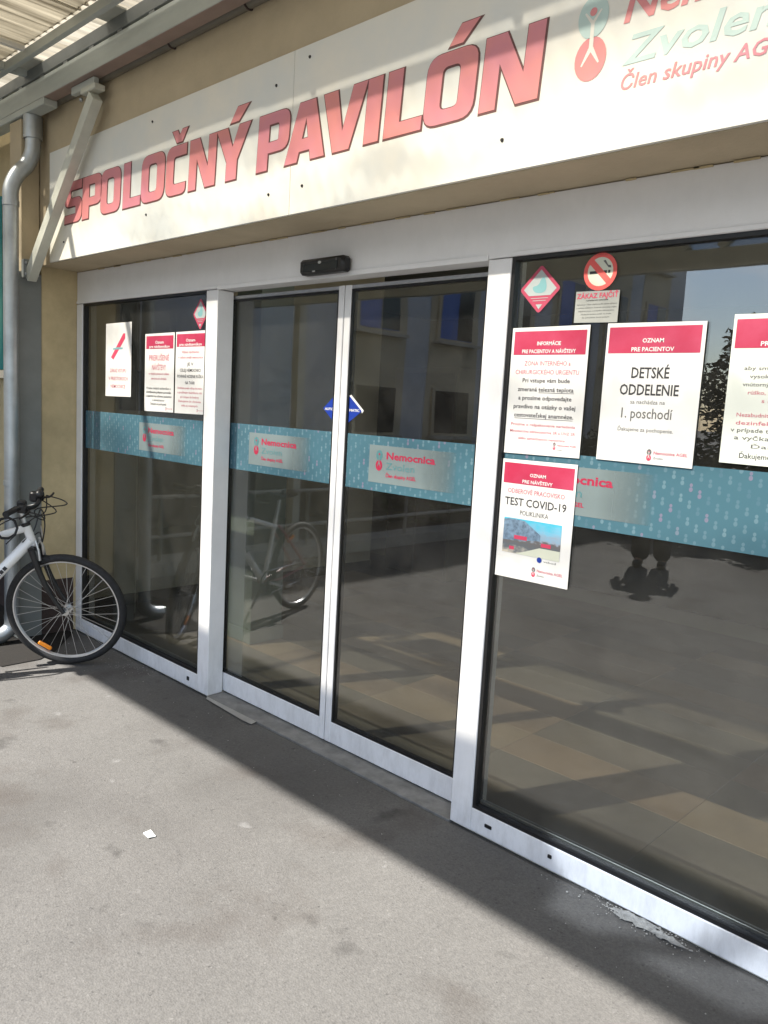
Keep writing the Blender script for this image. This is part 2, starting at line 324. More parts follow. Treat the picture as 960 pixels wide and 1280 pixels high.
def bar(name, a, b, w, h, m, parent=None, upv=(0, 0, 1), bev=.002):   # square bar between two points
    a = Vector(a); b = Vector(b); d = (b-a); L_ = d.length; d.normalize(); u = Vector(upv); s = d.cross(u).normalized(); u = s.cross(d)
    bm = bmesh.new(); add_box(bm, 0, L_, -w/2, w/2, -h/2, h/2, bev)
    M = Matrix((d, s, u)).transposed().to_4x4(); M.translation = a
    bmesh.ops.transform(bm, matrix=M, verts=bm.verts); bmesh.ops.recalc_face_normals(bm, faces=bm.faces)
    return fin(name, bm, m, parent)
def spline(pts, k=6):
    P = [Vector(p) for p in pts]; out = []
    for i in range(len(P)-1):
        p0 = P[max(i-1, 0)]; p1 = P[i]; p2 = P[i+1]; p3 = P[min(i+2, len(P)-1)]
        for j in range(k):
            t = j/k
            out.append(.5*((2*p1)+(-p0+p2)*t+(2*p0-5*p1+4*p2-p3)*t*t+(-p0+3*p1-3*p2+p3)*t**3))
    out.append(P[-1]); return out
def flat(name, contours, y, m, parent=None, offset=0, depth=0):
    """filled flat shape with holes in the x-z plane facing -y"""
    cu = bpy.data.curves.new('t', 'CURVE'); cu.dimensions = '2D'; cu.fill_mode = 'FRONT' if not depth else 'BOTH'; cu.offset = offset; cu.extrude = depth
    for c in contours:
        s = cu.splines.new('POLY'); s.points.add(len(c)-1); s.use_cyclic_u = True
        for i, (a, b) in enumerate(c): s.points[i].co = (a, b, 0, 1)
    return curve_mesh(name, cu, y, m, parent)
def curve_mesh(name, cu, y, m, parent, post=None):
    o = bpy.data.objects.new('t', cu); COL.objects.link(o)
    dg = bpy.context.evaluated_depsgraph_get(); dg.update()
    me = bpy.data.meshes.new_from_object(o.evaluated_get(dg)); me.materials.clear()
    bpy.data.objects.remove(o); bpy.data.curves.remove(cu)
    if post: post(me)
    if len(me.vertices):
        for v in me.vertices: v.co = Vector((v.co.x, y-v.co.z, v.co.y))
    me.name = name
    return link(name, me, m, parent)
def text(body, x, z, h, y, m, parent, width=None, align='C', shear=0, bold=0, name='lettering', rot=0):
    """one line of print; x = centre (or left edge) , z = baseline, h = cap height"""
    cu = bpy.data.curves.new('t', 'FONT'); cu.body = body; cu.size = 1; cu.offset = bold; cu.fill_mode = 'FRONT'; cu.resolution_u = 2; cu.shear = shear
    car = body.startswith('Ď')
    if car: cu.body = 'D'+body[1:]
    def post(me):
        if not len(me.vertices): return
        if car:
            import bmesh as _b
            q = _b.new(); q.from_mesh(me)
            x_ = min(v.co.x for v in q.verts)+.28
            q.faces.new([q.verts.new((x_+a, c, 0)) for a, c in ((-.16, .92), (-.10, .92), (0, .83), (.10, .92), (.16, .92), (.03, .76), (-.03, .76))])
            q.to_mesh(me); q.free()
        xs = [v.co.x for v in me.vertices]; x0 = min(xs); w = max(xs)-x0
        k = h/.70; kx = (width/w) if width else k
        for v in me.vertices:
            u = (v.co.x-x0)*kx; 
            if align == 'C': u -= w*kx/2
            v.co.x = x+u; v.co.y = z+v.co.y*k
            if rot:
                du = v.co.x-x; dz = v.co.y-z
                v.co.x = x+du*math.cos(rot)-dz*math.sin(rot); v.co.y = z+du*math.sin(rot)+dz*math.cos(rot)
    return curve_mesh(name, cu, y, m, parent, post)
def rect(x0, z0, x1, z1): return [(x0, z0), (x1, z0), (x1, z1), (x0, z1)]
def rpoly(pts, n=5):   # polygon with rounded corners: (x, z[, radius])
    out = []; N_ = len(pts)
    for i, p in enumerate(pts):
        r = p[2] if len(p) > 2 else 0
        c = Vector(p[:2])
        if r == 0: out.append(tuple(c)); continue
        a = Vector(pts[i-1][:2])-c; b = Vector(pts[(i+1) % N_][:2])-c
        ra = min(r, a.length*.499); rb = min(r, b.length*.499); A = c+a.normalized()*ra; B = c+b.normalized()*rb
        for k in range(n+1):
            t = k/n; out.append(tuple(A*(1-t)**2+c*2*t*(1-t)+B*t*t))
    return out
def circ(cx, cz, r, n=28, rz=None): return [(cx+r*math.cos(2*math.pi*k/n), cz+(rz or r)*math.sin(2*math.pi*k/n)) for k in range(n)]

# ------------------------------------------------------------------ ground
def sheet(name, x0, x1, y0, y1, z, m, kind='structure'):
    bm = bmesh.new(); v = [bm.verts.new((x, y, z)) for x, y in ((x0, y0), (x1, y0), (x1, y1), (x0, y1))]; bm.faces.new(v)
    o = fin(name, bm, m); o['kind'] = kind; return o
sheet('ground', -200, 200, -200, 200, -.012, M_asph)
def jag_sheet(name, pts, z, m):
    bm = bmesh.new(); bm.faces.new([bm.verts.new((x, y, z)) for x, y in pts]); o = fin(name, bm, m); o['kind'] = 'structure'; return o
random.seed(3)
edge = [(-3.3+i*.08, -.335+random.uniform(-.012, .012)-.02*math.sin(i*.3)) for i in range(110)]
jag_sheet('pavement', [(-200, -200), (200, -200), (200, -.01), (-200, -.01)], -.004, M_asph)
jag_sheet('gravel_strip', [(-2.80, -.44), (-2.9, -.30), (-3.2, -.05), (-4.6, -.05), (-4.6, -.72), (-3.6, -.86), (-2.80, -.66)], .001, M_soil)

# ------------------------------------------------------------------ building shell
fa = empty('entrance_building', (0, 0, 0), 0, 'beige rendered entrance building with projecting lintel above the glass shopfront', 'building')
box('lintel', -3.275, 6.2, -.236, .12, 2.352, 3.6, M_beige2, fa)
box('pier', -3.42, -3.283, -.225, .14, 0, 3.6, M_beige, fa)
box('pier_plinth', -3.424, -3.279, -.229, -.015, 0, .36, M_plinth, fa)
box('side_wall', -9, -3.42, -.14, .14, 0, 3.6, M_beige, fa)
box('side_plinth', -9, -3.426, -.155, -.141, 0, .24, M_plinth, fa)
w = box('side_window', -5.4, -4.12, -.17, -.142, 1.72, 2.9, M_teals, fa)
box('window_sill', -5.45, -4.06, -.21, -.1405, 1.66, 1.715, M_white, w)
box('upper_wall', -9, 6.2, -.215, .14, 3.603, 6.5, M_beige2, fa)
box('flat_roof', -9, 1.2, .145, 7, 3.4, 3.6, M_ceil, fa)
box('flat_roof_edge', 1.202, 6.2, .145, 1.2, 3.4, 3.6, M_ceil, fa)
for i in range(4): box('added_skylight_pane', 1.205+i*1.2, 2.39+i*1.2, 1.205, 6.6, 3.50, 3.508, M_glass, fa)  # invented skylight, added out of view to brighten the interior
box('end_wall', 6.0, 6.2, .145, 7, 0, 3.39, M_beige, fa)
# interior shell
box('interior_side_wall', -3.80, -3.66, .16, 3.2, 0.01, 2.9, M_int, fa)
box('interior_skirting', -3.655, -3.64, .16, 3.2, 0.01, .09, M_intd, fa)
box('interior_wall_panel', -3.655, -3.62, .5, 1.25, 1.48, 2.5, M_intd, fa)
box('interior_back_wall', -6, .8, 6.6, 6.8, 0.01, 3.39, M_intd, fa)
box('interior_back_parapet', .802, 5.99, 6.6, 6.8, 0.01, .8, M_int, fa)
bm = bmesh.new()
for i in range(4): add_box(bm, .81+i*1.3, .87+i*1.3, 6.66, 6.72, .802, 3.39)
bwf = fin('added_back_frame', bm, M_white, fa); bwf['kind'] = 'stuff'
for i in range(3): box('added_back_pane', .872+i*1.3, 2.108+i*1.3, 6.685, 6.692, .803, 3.389, M_glass, fa)  # unseen back windows, added for fill light inside
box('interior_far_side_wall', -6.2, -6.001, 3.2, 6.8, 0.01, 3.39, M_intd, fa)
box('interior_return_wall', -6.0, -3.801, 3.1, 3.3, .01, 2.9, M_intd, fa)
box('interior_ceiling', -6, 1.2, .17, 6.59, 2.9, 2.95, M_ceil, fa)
p = empty('interior_pillar', (-2.43, .86, 0), 0, 'pale green square pillar standing inside behind the left sliding door', 'pillar')
box('shaft', -.13, .13, -.13, .13, .1, 2.895, M_intp, p, .004); box('base_block', -.14, .14, -.14, .14, 0.006, .099, M_intp, p, .004)
c = empty('reception_counter', (-1.3, 4.6, 0), 0, 'dark reception counter deep inside behind the sliding doors', 'counter')
box('front_panel', -1.2, 1.2, -.3, .3, 0.006, 1.05, M_intd, c, .005); box('counter_top', -1.25, 1.25, -.35, .35, 1.052, 1.09, M_int, c, .004)
# a cabinet further back at the left
c = empty('interior_cabinet', (-3.2, 3.6, 0), 0, 'dark tall cabinet standing inside beyond the left window', 'cabinet')
box('carcass', -.4, .4, -.25, .25, 0.006, 2.0, M_intd, c, .004); box('door_leaf', -.38, -.01, -.27, -.252, .05, 1.95, M_plinth, c, .003); box('door_leaf', .01, .38, -.27, -.252, .05, 1.95, M_plinth, c, .003)

# interior floor, tile by tile
sub = box('interior_floor', -6, 5.99, .02, 6.59, -.03, -.0015, M_int); sub['kind'] = 'structure'
cols = [(.155, .14, .12), (.18, .155, .13), (.30, .235, .17), (.25, .19, .14), (.23, .165, .13), (.19, .17, .15), (.145, .135, .125), (.28, .21, .155)]
tm = [mat('floor_tile_tone', tuple(v*2.1 for v in c_), .28, n=.12, nscale=7) for c_ in cols]
random.seed(11)
tmeshes = {}
TW, TD = .885, .285
n_t = 0
far = bmesh.new()
for r_ in range(20):
    y0 = .16+r_*TD - (.03 if r_ else 0)
    off = .62 - (0 if r_ % 2 == 0 else 0.0)
    k0 = random.random()
    for c_ in range(-7, 7):
        x0 = off+c_*TW
        if x0 < -5.9 or x0+TW > 5.9: continue
        mi = random.choice([0, 0, 1, 1, 2, 3, 4, 5, 6, 7])
        if r_ == 2 and c_ in (-2, -1, 0): mi = [2, 7, 2][c_+2]
        if r_ == 3 and c_ == -2: mi = 7
        if r_ < 2 and c_ != -3: mi = random.choice([0, 1, 5])
        if r_ > 12: continue
        if mi not in tmeshes:
            bm = bmesh.new(); add_box(bm, .001, TW-.001, .001, TD-.001, -.003, .004, .0012)
            me = bpy.data.meshes.new('tile'); bm.to_mesh(me); bm.free(); me.materials.append(tm[mi]); tmeshes[mi] = me
        o = bpy.data.objects.new('tile', tmeshes[mi]); COL.objects.link(o); o.parent = sub
        o.location = (x0, y0, 0); n_t += 1

# ------------------------------------------------------------------ glazing frames
def frame_piece(name, *a, parent=None, m=M_white): return box(name, *a, m, parent, .0025)
GY = .022   # glass face of the fixed windows
def fixed_window(name, x0, x1, zt, label, ml, mr_):
    e = empty(name, (0, 0, 0), 0, label, 'window')
    zb = .092
    frame_piece('bottom_rail', x0, x1, .001, .098, 0.002, zb, parent=e)
    if ml: frame_piece('mullion', x0-ml, x0, 0, .098, 0.0015, 2.148, parent=e)
    if mr_: frame_piece('mullion', x1, x1+mr_, 0, .098, 0.0015, 2.148, parent=e)
    # black gasket all round, then silver bead at the bottom
    bm = bmesh.new(); g = .014
    add_box(bm, x0, x0+g, .006, .05, zb, zt); add_box(bm, x1-g, x1, .006, .05, zb, zt)
    add_box(bm, x0+g, x1-g, .006, .05, zb, zb+g); add_box(bm, x0+g, x1-g, .006, .05, zt-g, zt); fin('gasket', bm, M_black, e)
    box('glazing_bead', x0+g, x1-g, .032, .046, zb+g, zb+g+.014, M_alu, e, .002)
    box('glass_pane', x0+g-.004, x1-g+.004, GY, GY+.008, zb+g-.004, zt-g+.004, M_glass, e)
    return e
winL = fixed_window('fixed_window', -3.2, -1.80, 2.152, 'narrow fixed shopfront window beside the beige pier at the left', .078, .102)
winR = fixed_window('fixed_window', .100, 3.1, 2.152, 'wide fixed shopfront window at the right with the childrens ward notice', .100, .1)
for (x, z) in ((-1.888, .047),): box('screw_cap', x-.011, x+.011, -.002, .0, z-.011, z+.011, M_black, winL, .002)
for (x, z, s) in ((.184, .050, .016), (.455, .053, .008)): box('drain_cap', x-s, x+s, -.002, .0, z-.007, z+.007, M_black, winR, .002)
hd = empty('header_panel', (0, 0, 0), 0, 'long white header panel above the windows and sliding doors', 'door header')
box('header_board', -3.28, 3.2, .003, .118, 2.152, 2.349, M_white, hd, .002)
box('header_lip', -1.70, -.002, -.004, .002, 2.146, 2.166, M_white, hd, .001)
box('header_side_window_strip', -3.28, -1.705, -.002, .002, 2.153, 2.168, M_white, hd, .001)
box('header_side_window_strip', .103, 3.2, -.002, .002, 2.153, 2.168, M_white, hd, .001)
bm = bmesh.new()
random.seed(5)
for i in range(34):
    x = -3.0+i*.15+random.uniform(-.07, .07); add_box(bm, x, x+random.uniform(.02, .09), -.0035, .0025, 2.3465-random.uniform(0, .003), 2.3495)
o = fin('plaster_crumbs', bm, M_beige, hd); o['kind'] = 'stuff'

def door(name, x0, x1, label, stile_l, stile_r):
    e = empty(name, (0, 0, 0), 0, label, 'sliding door')
    y0, y1 = .102, .140
    frame_piece('stile', x0, x0+stile_l, y0, y1, .010, 2.13, parent=e)
    frame_piece('stile', x1-stile_r, x1, y0, y1, .010, 2.13, parent=e)
    frame_piece('bottom_rail', x0+stile_l, x1-stile_r, y0+.001, y1, .010, .112, parent=e)
    frame_piece('top_rail', x0+stile_l, x1-stile_r, y0+.004, y1, 2.112, 2.13, parent=e, m=M_alu)
    bm = bmesh.new(); a = x0+stile_l; b = x1-stile_r; g = .010
    add_box(bm, a, a+g, y0+.004, y1-.004, .112, 2.112); add_box(bm, b-g, b, y0+.004, y1-.004, .112, 2.112)
    add_box(bm, a+g, b-g, y0+.004, y1-.004, .112, .112+g); add_box(bm, a+g, b-g, y0+.004, y1-.004, 2.112-g, 2.112); fin('gasket', bm, M_black, e)
    box('glass_pane', a+g-.003, b-g+.003, .113, .121, .112+g-.003, 2.112-g+.003, M_glass, e)
    return e
dL = door('sliding_door', -1.775, -.868, 'left leaf of the white framed automatic sliding door', .045, .036)
dR = door('sliding_door', -.862, .03, 'right leaf of the white framed automatic sliding door', .040, .105)
box('seal_strip', -.8685, -.8615, .112, .13, .012, 2.125, M_rubber, dL)
th = box('threshold', -1.696, 0.0, -.004, .16, -.02, .003, M_sill, None, .002); tag(th, 'worn concrete door threshold under the sliding doors', 'threshold')
pt = jag_sheet('concrete_patch', [(-1.69, -.005), (-1.25, -.005), (-1.24, -.045), (-1.30, -.05), (-1.66, -.03)], .0032, M_kerb)

# door sensor
s = empty('door_sensor', (-.857, -.001, 2.19), 0, 'black motion sensor bar mounted above the sliding doors', 'sensor')
bm = bmesh.new(); add_box(bm, -.143, .143, -.055, 0, -.032, .034, .012); fin('housing', bm, M_black, s, True)
bm = bmesh.new(); add_box(bm, -.11, .11, -.0585, -.0552, -.022, .012, .001); fin('sensor_window', bm, M_darkglass, s)
box('end_cap', .098, .104, -.0565, -.0551, -.024, .024, M_inkgrey, s)
flat('indicator_emblem', [circ(.0, .012, .011, 14, .006)], -.0592, M_alu, s)
box('indicator_light', -.045, -.028, -.0592, -.0586, -.026, -.02, M_alu, s)

# ------------------------------------------------------------------ films and stickers on the glass
def film(x0, x1, yb, label, box_x, tw=.30, group=None):
    f = box('privacy_film', x0, x1, yb-.0012, yb-.0002, 1.237, 1.478, M_film)
    f2 = f; tag(f2, label, 'window film')
    if box_x is not None:
        bx0, bx1 = box_x
        box('logo_panel', bx0, bx1, yb-.0020, yb-.0014, 1.275, 1.438, M_filmlogo, f)
        k = tw/.30
        lx = bx0+.105
        Y = yb-.0025
        text('Nemocnica', lx, 1.382, .030, Y, M_filmred, f, width=.275, align='L', bold=.03)
        text('Zvolen', lx, 1.337, .030, Y, M_filmteal, f, width=.165, align='L')
        text('Člen skupiny AGEL', lx, 1.304, .0145, Y, M_filmred, f, width=.175, align='L', bold=.03)
        logo(bx0+.062, 1.395, .045, Y, f, M_filmteal, M_filmred, M_filmlogo)
    return f
def logo(cx, cz, s_, y, parent, mt, mr_, mw):
    """two drops with a little figure between them"""
    flat('logo_drop', [circ(cx, cz, s_*.42, 24, s_*.50)], y, mt, parent)
    flat('logo_drop', [circ(cx, cz-s_*.98, s_*.44, 24, s_*.52)], y, mr_, parent)
    flat('logo_head', [circ(cx, cz+s_*.12, s_*.10, 14)], y-.0006, mr_, parent)
    k = s_
    flat('logo_figure', [[(cx-.05*k, cz-.15*k), (cx-.24*k, cz+.12*k), (cx-.2*k, cz+.14*k), (cx, cz-.08*k), (cx+.2*k, cz+.14*k), (cx+.24*k, cz+.12*k), (cx+.05*k, cz-.15*k),
                          (cx+.06*k, cz-.7*k), (cx+.26*k, cz-1.1*k), (cx+.22*k, cz-1.12*k), (cx, cz-.82*k), (cx-.22*k, cz-1.12*k), (cx-.26*k, cz-1.1*k), (cx-.06*k, cz-.7*k)]], y-.0005, mw, parent)
M_logow = mat('logo_white', (.78, .78, .74), .5)
film(-3.186, -1.814, GY, 'blue patterned film band across the left fixed window', (-2.50, -1.99))
film(-1.718, -.916, .113, 'blue patterned film band across the left sliding door', (-1.545, -1.06))
film(-.810, -.087, .113, 'blue patterned film band across the right sliding door', (-.665, -.17))
film(.116, 3.08, GY, 'blue patterned film band across the wide right window', (.175, .70))

def notice(x0, z0, x1, z1, label, y=GY-.0055, m=M_paper, tilt=0, wob=.003):
    bm = bmesh.new(); n_ = 8
    th_ = .0009
    fr = []; bk = []
    for j in range(n_+1):
        for i in range(n_+1):
            u = i/n_; v = j/n_; x = x0+(x1-x0)*u; z = z0+(z1-z0)*v; z += wob*(u-.5)*(-1 if x0 > .3 else 1)
            d = 0
            fr.append(bm.verts.new((x, y-th_-d, z))); bk.append(bm.verts.new((x, y, z)))
    W_ = n_+1
    for j in range(n_):
        for i in range(n_):
            a = j*W_+i; bm.faces.new((fr[a], fr[a+1], fr[a+W_+1], fr[a+W_])); bm.faces.new((bk[a], bk[a+W_], bk[a+W_+1], bk[a+1]))
    for i in range(n_):
        bm.faces.new((bk[i], bk[i+1], fr[i+1], fr[i])); a = n_*W_+i; bm.faces.new((fr[a], fr[a+1], bk[a+1], bk[a]))
        a = i*W_; bm.faces.new((bk[a], fr[a], fr[a+W_], bk[a+W_])); a = i*W_+n_; bm.faces.new((fr[a], bk[a], bk[a+W_], fr[a+W_]))
    o = fin('notice', bm, m); tag(o, label, 'notice'); return o
def header(o, x0, x1, z0, z1, lines, y=GY-.0055, small=1):
    yy = y-.0014
    me = box('printed_header', x0, x1, yy-.0002, yy, z0, z1, M_inkhead, o)
    H = (z1-z0)
    hs = [.40, .07] if len(lines) == 2 else [.2]
    for l, f_ in zip(lines, hs):
        text(l[0], (x0+x1)/2, z0+H*f_, H*.155*small, yy-.0008, M_paper, o, width=l[1], bold=.02)
M_inkhead = mat('crimson_print', (.42, .025, .07), .4, n=.22, nscale=9, col2=(.46, .05, .11))
def sig(o, x, z, y=GY-.0055, k=1):
    yy = y-.0016
    logo(x, z, .016*k, yy, o, M_inkgrey, M_inkred, M_paper)
    text('Nemocnica AGEL', x+.013*k, z-.006, .0085*k, yy, M_pink, o, width=.095*k, align='L', bold=.02)
    text('Zvolen', x+.013*k, z-.021, .006*k, yy, M_inkgrey, o, width=.028*k, align='L')
def lines(o, cx, rows_, y=GY-.0055):
    for z, body, h, w_, m, b in rows_: text(body, cx, z, h, y-.0016, m, o, width=w_, bold=b)

# --- notices, right window
x0 = .102+.014
P1 = notice(.117, 1.466, .425, 1.907, 'notice for patients and visitors about the urgent care zone, above the test notice')
header(P1, .128, .415, 1.812, 1.893, [('INFORMÁCIE', .095), ('PRE PACIENTOV A NÁVŠTEVY', .215)])
lines(P1, .270, [(1.775, 'ZÓNA INTERNÉHO a', .0155, .185, M_pink, .005), (1.745, 'CHIRURGICKÉHO URGENTU', .0155, .255, M_pink, .005),
  (1.717, 'Pri vstupe vám bude', .0145, .19, M_ink, .012), (1.686, 'zmeraná telesná teplota', .0145, .225, M_ink, .012), (1.656, 'a prosíme odpovedajte', .0145, .215, M_ink, .012),
  (1.626, 'pravdivo na otázky o vašej', .0145, .25, M_ink, .012), (1.596, 'cestovateľskej anamnéze.', .0145, .24, M_ink, .012),
  (1.565, 'Prosíme o rešpektovanie nariadenia', .010, .26, M_pink, .01), (1.541, 'Ministerstva zdravotníctva SR a ÚVZ SR', .010, .265, M_pink, .01), (1.517, 'alebo zamestnancov nemocnice', .010, .19, M_pink, .01)])
flat('underline', [rect(.245, 1.681, .385, 1.6825)], GY-.0071, M_ink, P1); flat('underline', [rect(.152, 1.590, .388, 1.5915)], GY-.0071, M_ink, P1)
sig(P1, .325, 1.508, k=.8)
P2 = notice(.488, 1.470, .811, 1.909, 'notice directing to the childrens ward on the first floor')
header(P2, .497, .799, 1.815, 1.897, [('OZNAM', .07), ('PRE PACIENTOV', .14)])
lines(P2, .648, [(1.738, 'DETSKÉ', .033, .125, M_ink, .016), (1.685, 'ODDELENIE', .033, .195, M_ink, .016), (1.657, 'sa nachádza na', .0125, .115, M_inkgrey, 0),
  (1.612, '1. poschodí', .032, .170, M_inkgrey, .006), (1.570, 'Ďakujeme za pochopenie.', .0125, .185, M_inkgrey, .003)])
sig(P2, .670, 1.508, k=1.15)
P3 = notice(.117, 1.014, .423, 1.444, 'covid test notice with a small street picture, stuck lowest beside the mullion')
header(P3, .126, .414, 1.357, 1.431, [('OZNAM', .066), ('PRE NÁVŠTEVY', .125)])
lines(P3, .266, [(1.323, 'ODBEROVÉ PRACOVISKO', .0165, .235, M_pink, .006), (1.279, 'TEST COVID-19', .0275, .255, M_ink, .012), (1.247, 'POLIKLINIKA', .0165, .118, M_inkgrey, .005)])
pic = box('printed_picture', .142, .383, GY-.0073, GY-.0070, 1.105, 1.232, M_photo, P3)
flat('picture_building', [[(.142, 1.150), (.142, 1.225), (.17, 1.230), (.23, 1.228), (.30, 1.185), (.30, 1.165), (.22, 1.155)]], GY-.0076, mat('picture_facade', (.22, .33, .46), .5, n=.6, nscale=60), P3)
flat('picture_road', [[(.200, 1.105), (.383, 1.105), (.383, 1.14), (.30, 1.14), (.24, 1.118)]], GY-.0077, M_cream, P3)
for (a, b, c_, d) in ((.19, 1.158, .245, 1.172), (.305, 1.145, .345, 1.158), (.172, 1.118, .193, 1.130)): flat('picture_sign', [rect(a, b, c_, d)], GY-.0078, M_inkred, P3)
flat('picture_pin', [circ(.303, 1.098, .010)], GY-.0078, M_blue, P3)
text('vchod', .345, 1.092, .007, GY-.0071, M_inkgrey, P3, width=.05)
sig(P3, .282, 1.060, k=1.1)
P4 = notice(.889, 1.494, 1.212, 1.922, 'greyish notice cut off by the right edge of the view', m=mat('pale_grey_paper', (.66, .69, .64), .6, n=.05))  # slightly greyer paper than the other notices
header(P4, .898, 1.203, 1.827, 1.909, [('OZNAM', .08), ('PRE PACIENTOV', .16)])
lines(P4, 1.055, [(1.765, 'aby sme zamedzili šíreniu', .011, .245, M_inkgrey, .008), (1.742, 'vysokého počtu nákaz', .011, .21, M_inkgrey, .008), (1.719, 'vnútorných priestoroch noste', .011, .245, M_inkgrey, .008), (1.696, 'rúško, aby bolo bezpečné', .011, .21, M_pink, .005), (1.673, 's rozostupmi', .011, .13, M_pink, .005),
  (1.632, 'Nezabudnite na ruky a respirátor', .011, .26, M_pink, .006), (1.609, 'dezinfekciu a odstupy', .011, .26, M_pink, .006), (1.588, 'v prípade tak zavolajte sestru', .012, .285, M_inkgrey, .01), (1.566, 'a vyčkajte v čakárni', .012, .26, M_inkgrey, .008), (1.543, 'Ďakujeme', .011, .16, M_inkgrey, .005), (1.513, 'Ďakujeme za pochopenie', .015, .22, M_ink, .006)])
# --- notices, left window
P7 = notice(-2.912, 1.580, -2.597, 2.019, 'narrow looking white notice with a red diagonal stroke, alone at the left')
flat('red_stroke', [[(-2.845, 1.815), (-2.815, 1.800), (-2.672, 1.925), (-2.672, 1.955), (-2.695, 1.955)]], GY-.0071, M_inkred, P7)
flat('teal_stroke', [[(-2.82, 1.86), (-2.70, 1.862), (-2.70, 1.872), (-2.76, 1.875), (-2.82, 1.868)]], GY-.0074, M_tealw, P7)
lines(P7, -2.755, [(1.725, 'ZÁKAZ VSTUPU', .021, .20, M_pink, .004), (1.677, 'V PRIESTOROCH', .021, .235, M_pink, .004), (1.630, 'NEMOCNICE', .021, .18, M_pink, .004)])
P5 = notice(-2.438, 1.508, -2.124, 1.946, 'visitor notice left of its twin, with two big pink words')
header(P5, -2.425, -2.135, 1.86, 1.932, [('Oznam', .09), ('pre návštevníkov', .22)], small=1.4)
lines(P5, -2.283, [(1.795, 'PRERUŠENÉ', .030, .215, M_pink, .01), (1.742, 'NÁVŠTEVY', .030, .15, M_pink, .01), (1.715, 'vo všetkých priestoroch oddelení', .012, .22, M_pink, .005), (1.688, 'nemocnice do odvolania', .012, .165, M_pink, .005),
  (1.633, 'Prosíme všetkých návštevníkov o', .013, .26, M_inkgrey, .012), (1.611, 'dodržiavanie pokynov personálu', .013, .265, M_ink, .012), (1.589, 'a opatrení na ochranu pacientov', .013, .28, M_ink, .012), (1.567, 'a zamestnancov', .013, .13, M_inkgrey, .008), (1.545, 'Ďakujeme za pochopenie', .013, .17, M_inkgrey, .008)])
sig(P5, -2.20, 1.532, k=.6)
P6 = notice(-2.110, 1.510, -1.815, 1.949, 'visitor notice touching the mullion, with black lines under a pink paragraph')
header(P6, -2.10, -1.825, 1.868, 1.936, [('Oznam', .09), ('pre návštevníkov', .22)], small=1.4)
lines(P6, -1.962, [(1.833, 'Vážení návštevníci', .014, .17, M_pink, .008), (1.805, 'v celom areáli nemocnice', .014, .24, M_pink, .008), (1.768, 'JE V', .016, .06, M_ink, .01), (1.735, 'CELEJ NEMOCNICI', .016, .20, M_ink, .01), (1.702, 'POVINNÉ NOSENIE RÚŠKA', .016, .25, M_ink, .01), (1.668, 'NA TVÁRI', .016, .09, M_ink, .01),
  (1.642, 'Dodržujte prosím odstup dva metre', .011, .24, M_pink, .006), (1.618, 'a používajte dezinfekciu rúk', .011, .24, M_pink, .006), (1.594, 'pri vstupe do budovy', .011, .18, M_pink, .006), (1.571, 'Ďakujeme že chránite', .011, .22, M_pink, .006), (1.548, 'seba aj ostatných', .011, .16, M_pink, .006)])
sig(P6, -1.885, 1.535, k=.5)

def diamond(cx, cz, w_, h_, label, y=GY-.0004):
    k = empty('diamond_sticker', (0, 0, 0), 0, label, 'sticker')
    def dm(s_, dz=0): return rpoly([(cx, cz+h_*s_+dz, .012), (cx-w_*s_, cz+dz, .012), (cx, cz-h_*s_+dz, .012), (cx+w_*s_, cz+dz, .012)])
    flat('red_border', [dm(1)], y-.0003, M_dia, k)
    flat('white_field', [[(cx, cz+h_*.80), (cx-w_*.80, cz), (cx-w_*.52, cz-h_*.26), (cx+w_*.52, cz-h_*.26), (cx+w_*.80, cz)]], y-.0008, M_diag, k)
    flat('teal_figure', [rpoly([(cx+w_*.18, cz+h_*.52, .01), (cx+w_*.02, cz+h_*.42, .01), (cx-w_*.08, cz+h_*.15, .02), (cx-w_*.42, cz+h_*.12, .02), (cx-w_*.25, cz-h_*.16, .03), (cx+w_*.25, cz-h_*.16, .03), (cx+w_*.34, cz+h_*.12, .02)])], y-.0012, M_tealw, k)
    for i in range(2): flat('white_line', [rect(cx-w_*(.42-.1*i), cz-h_*(.36+.1*i)-.0015, cx+w_*(.42-.1*i), cz-h_*(.36+.1*i)+.0005)], y-.001, M_diag, k)
    flat('white_tip', [[(cx-w_*.16, cz-h_*.62), (cx+w_*.16, cz-h_*.62), (cx, cz-h_*.82)]], y-.001, M_diag, k)
diamond(.214, 2.036, .083, .083, 'red and white diamond sticker left of the no smoking sign')
diamond(-1.885, 2.036, .07, .083, 'red and white diamond sticker above the paired notices')
k = empty('no_smoking_sticker', (0, 0, 0), 0, 'round red no smoking sticker at the top of the right window', 'sticker')
cx, cz = .440, 2.078
flat('white_disc', [circ(cx, cz, .050)], GY-.0006, M_cream, k); flat('red_ring', [circ(cx, cz, .060), circ(cx, cz, .046)], GY-.0012, M_redring, k)
flat('cigarette', [rect(cx-.038, cz-.006, cx+.024, cz+.003)], GY-.0010, M_ink, k); flat('cigarette_tip', [rect(cx+.028, cz-.006, cx+.036, cz+.003)], GY-.0010, M_ink, k)
flat('smoke', [[(cx+.008, cz+.034), (cx+.028, cz+.012), (cx+.038, cz+.010), (cx+.036, cz+.018), (cx+.026, cz+.020), (cx+.016, cz+.036)]], GY-.0010, M_inkgrey, k)
c45 = .034; d = .007
flat('red_slash', [[(cx-c45-d, cz+c45-d), (cx+c45-d, cz-c45-d), (cx+c45+d, cz-c45+d), (cx-c45+d, cz+c45+d)]], GY-.0015, M_redring, k)
zk = notice(.361, 1.915, .519, 2.016, 'small grey no smoking rules sheet under the round sticker', m=M_paperg)
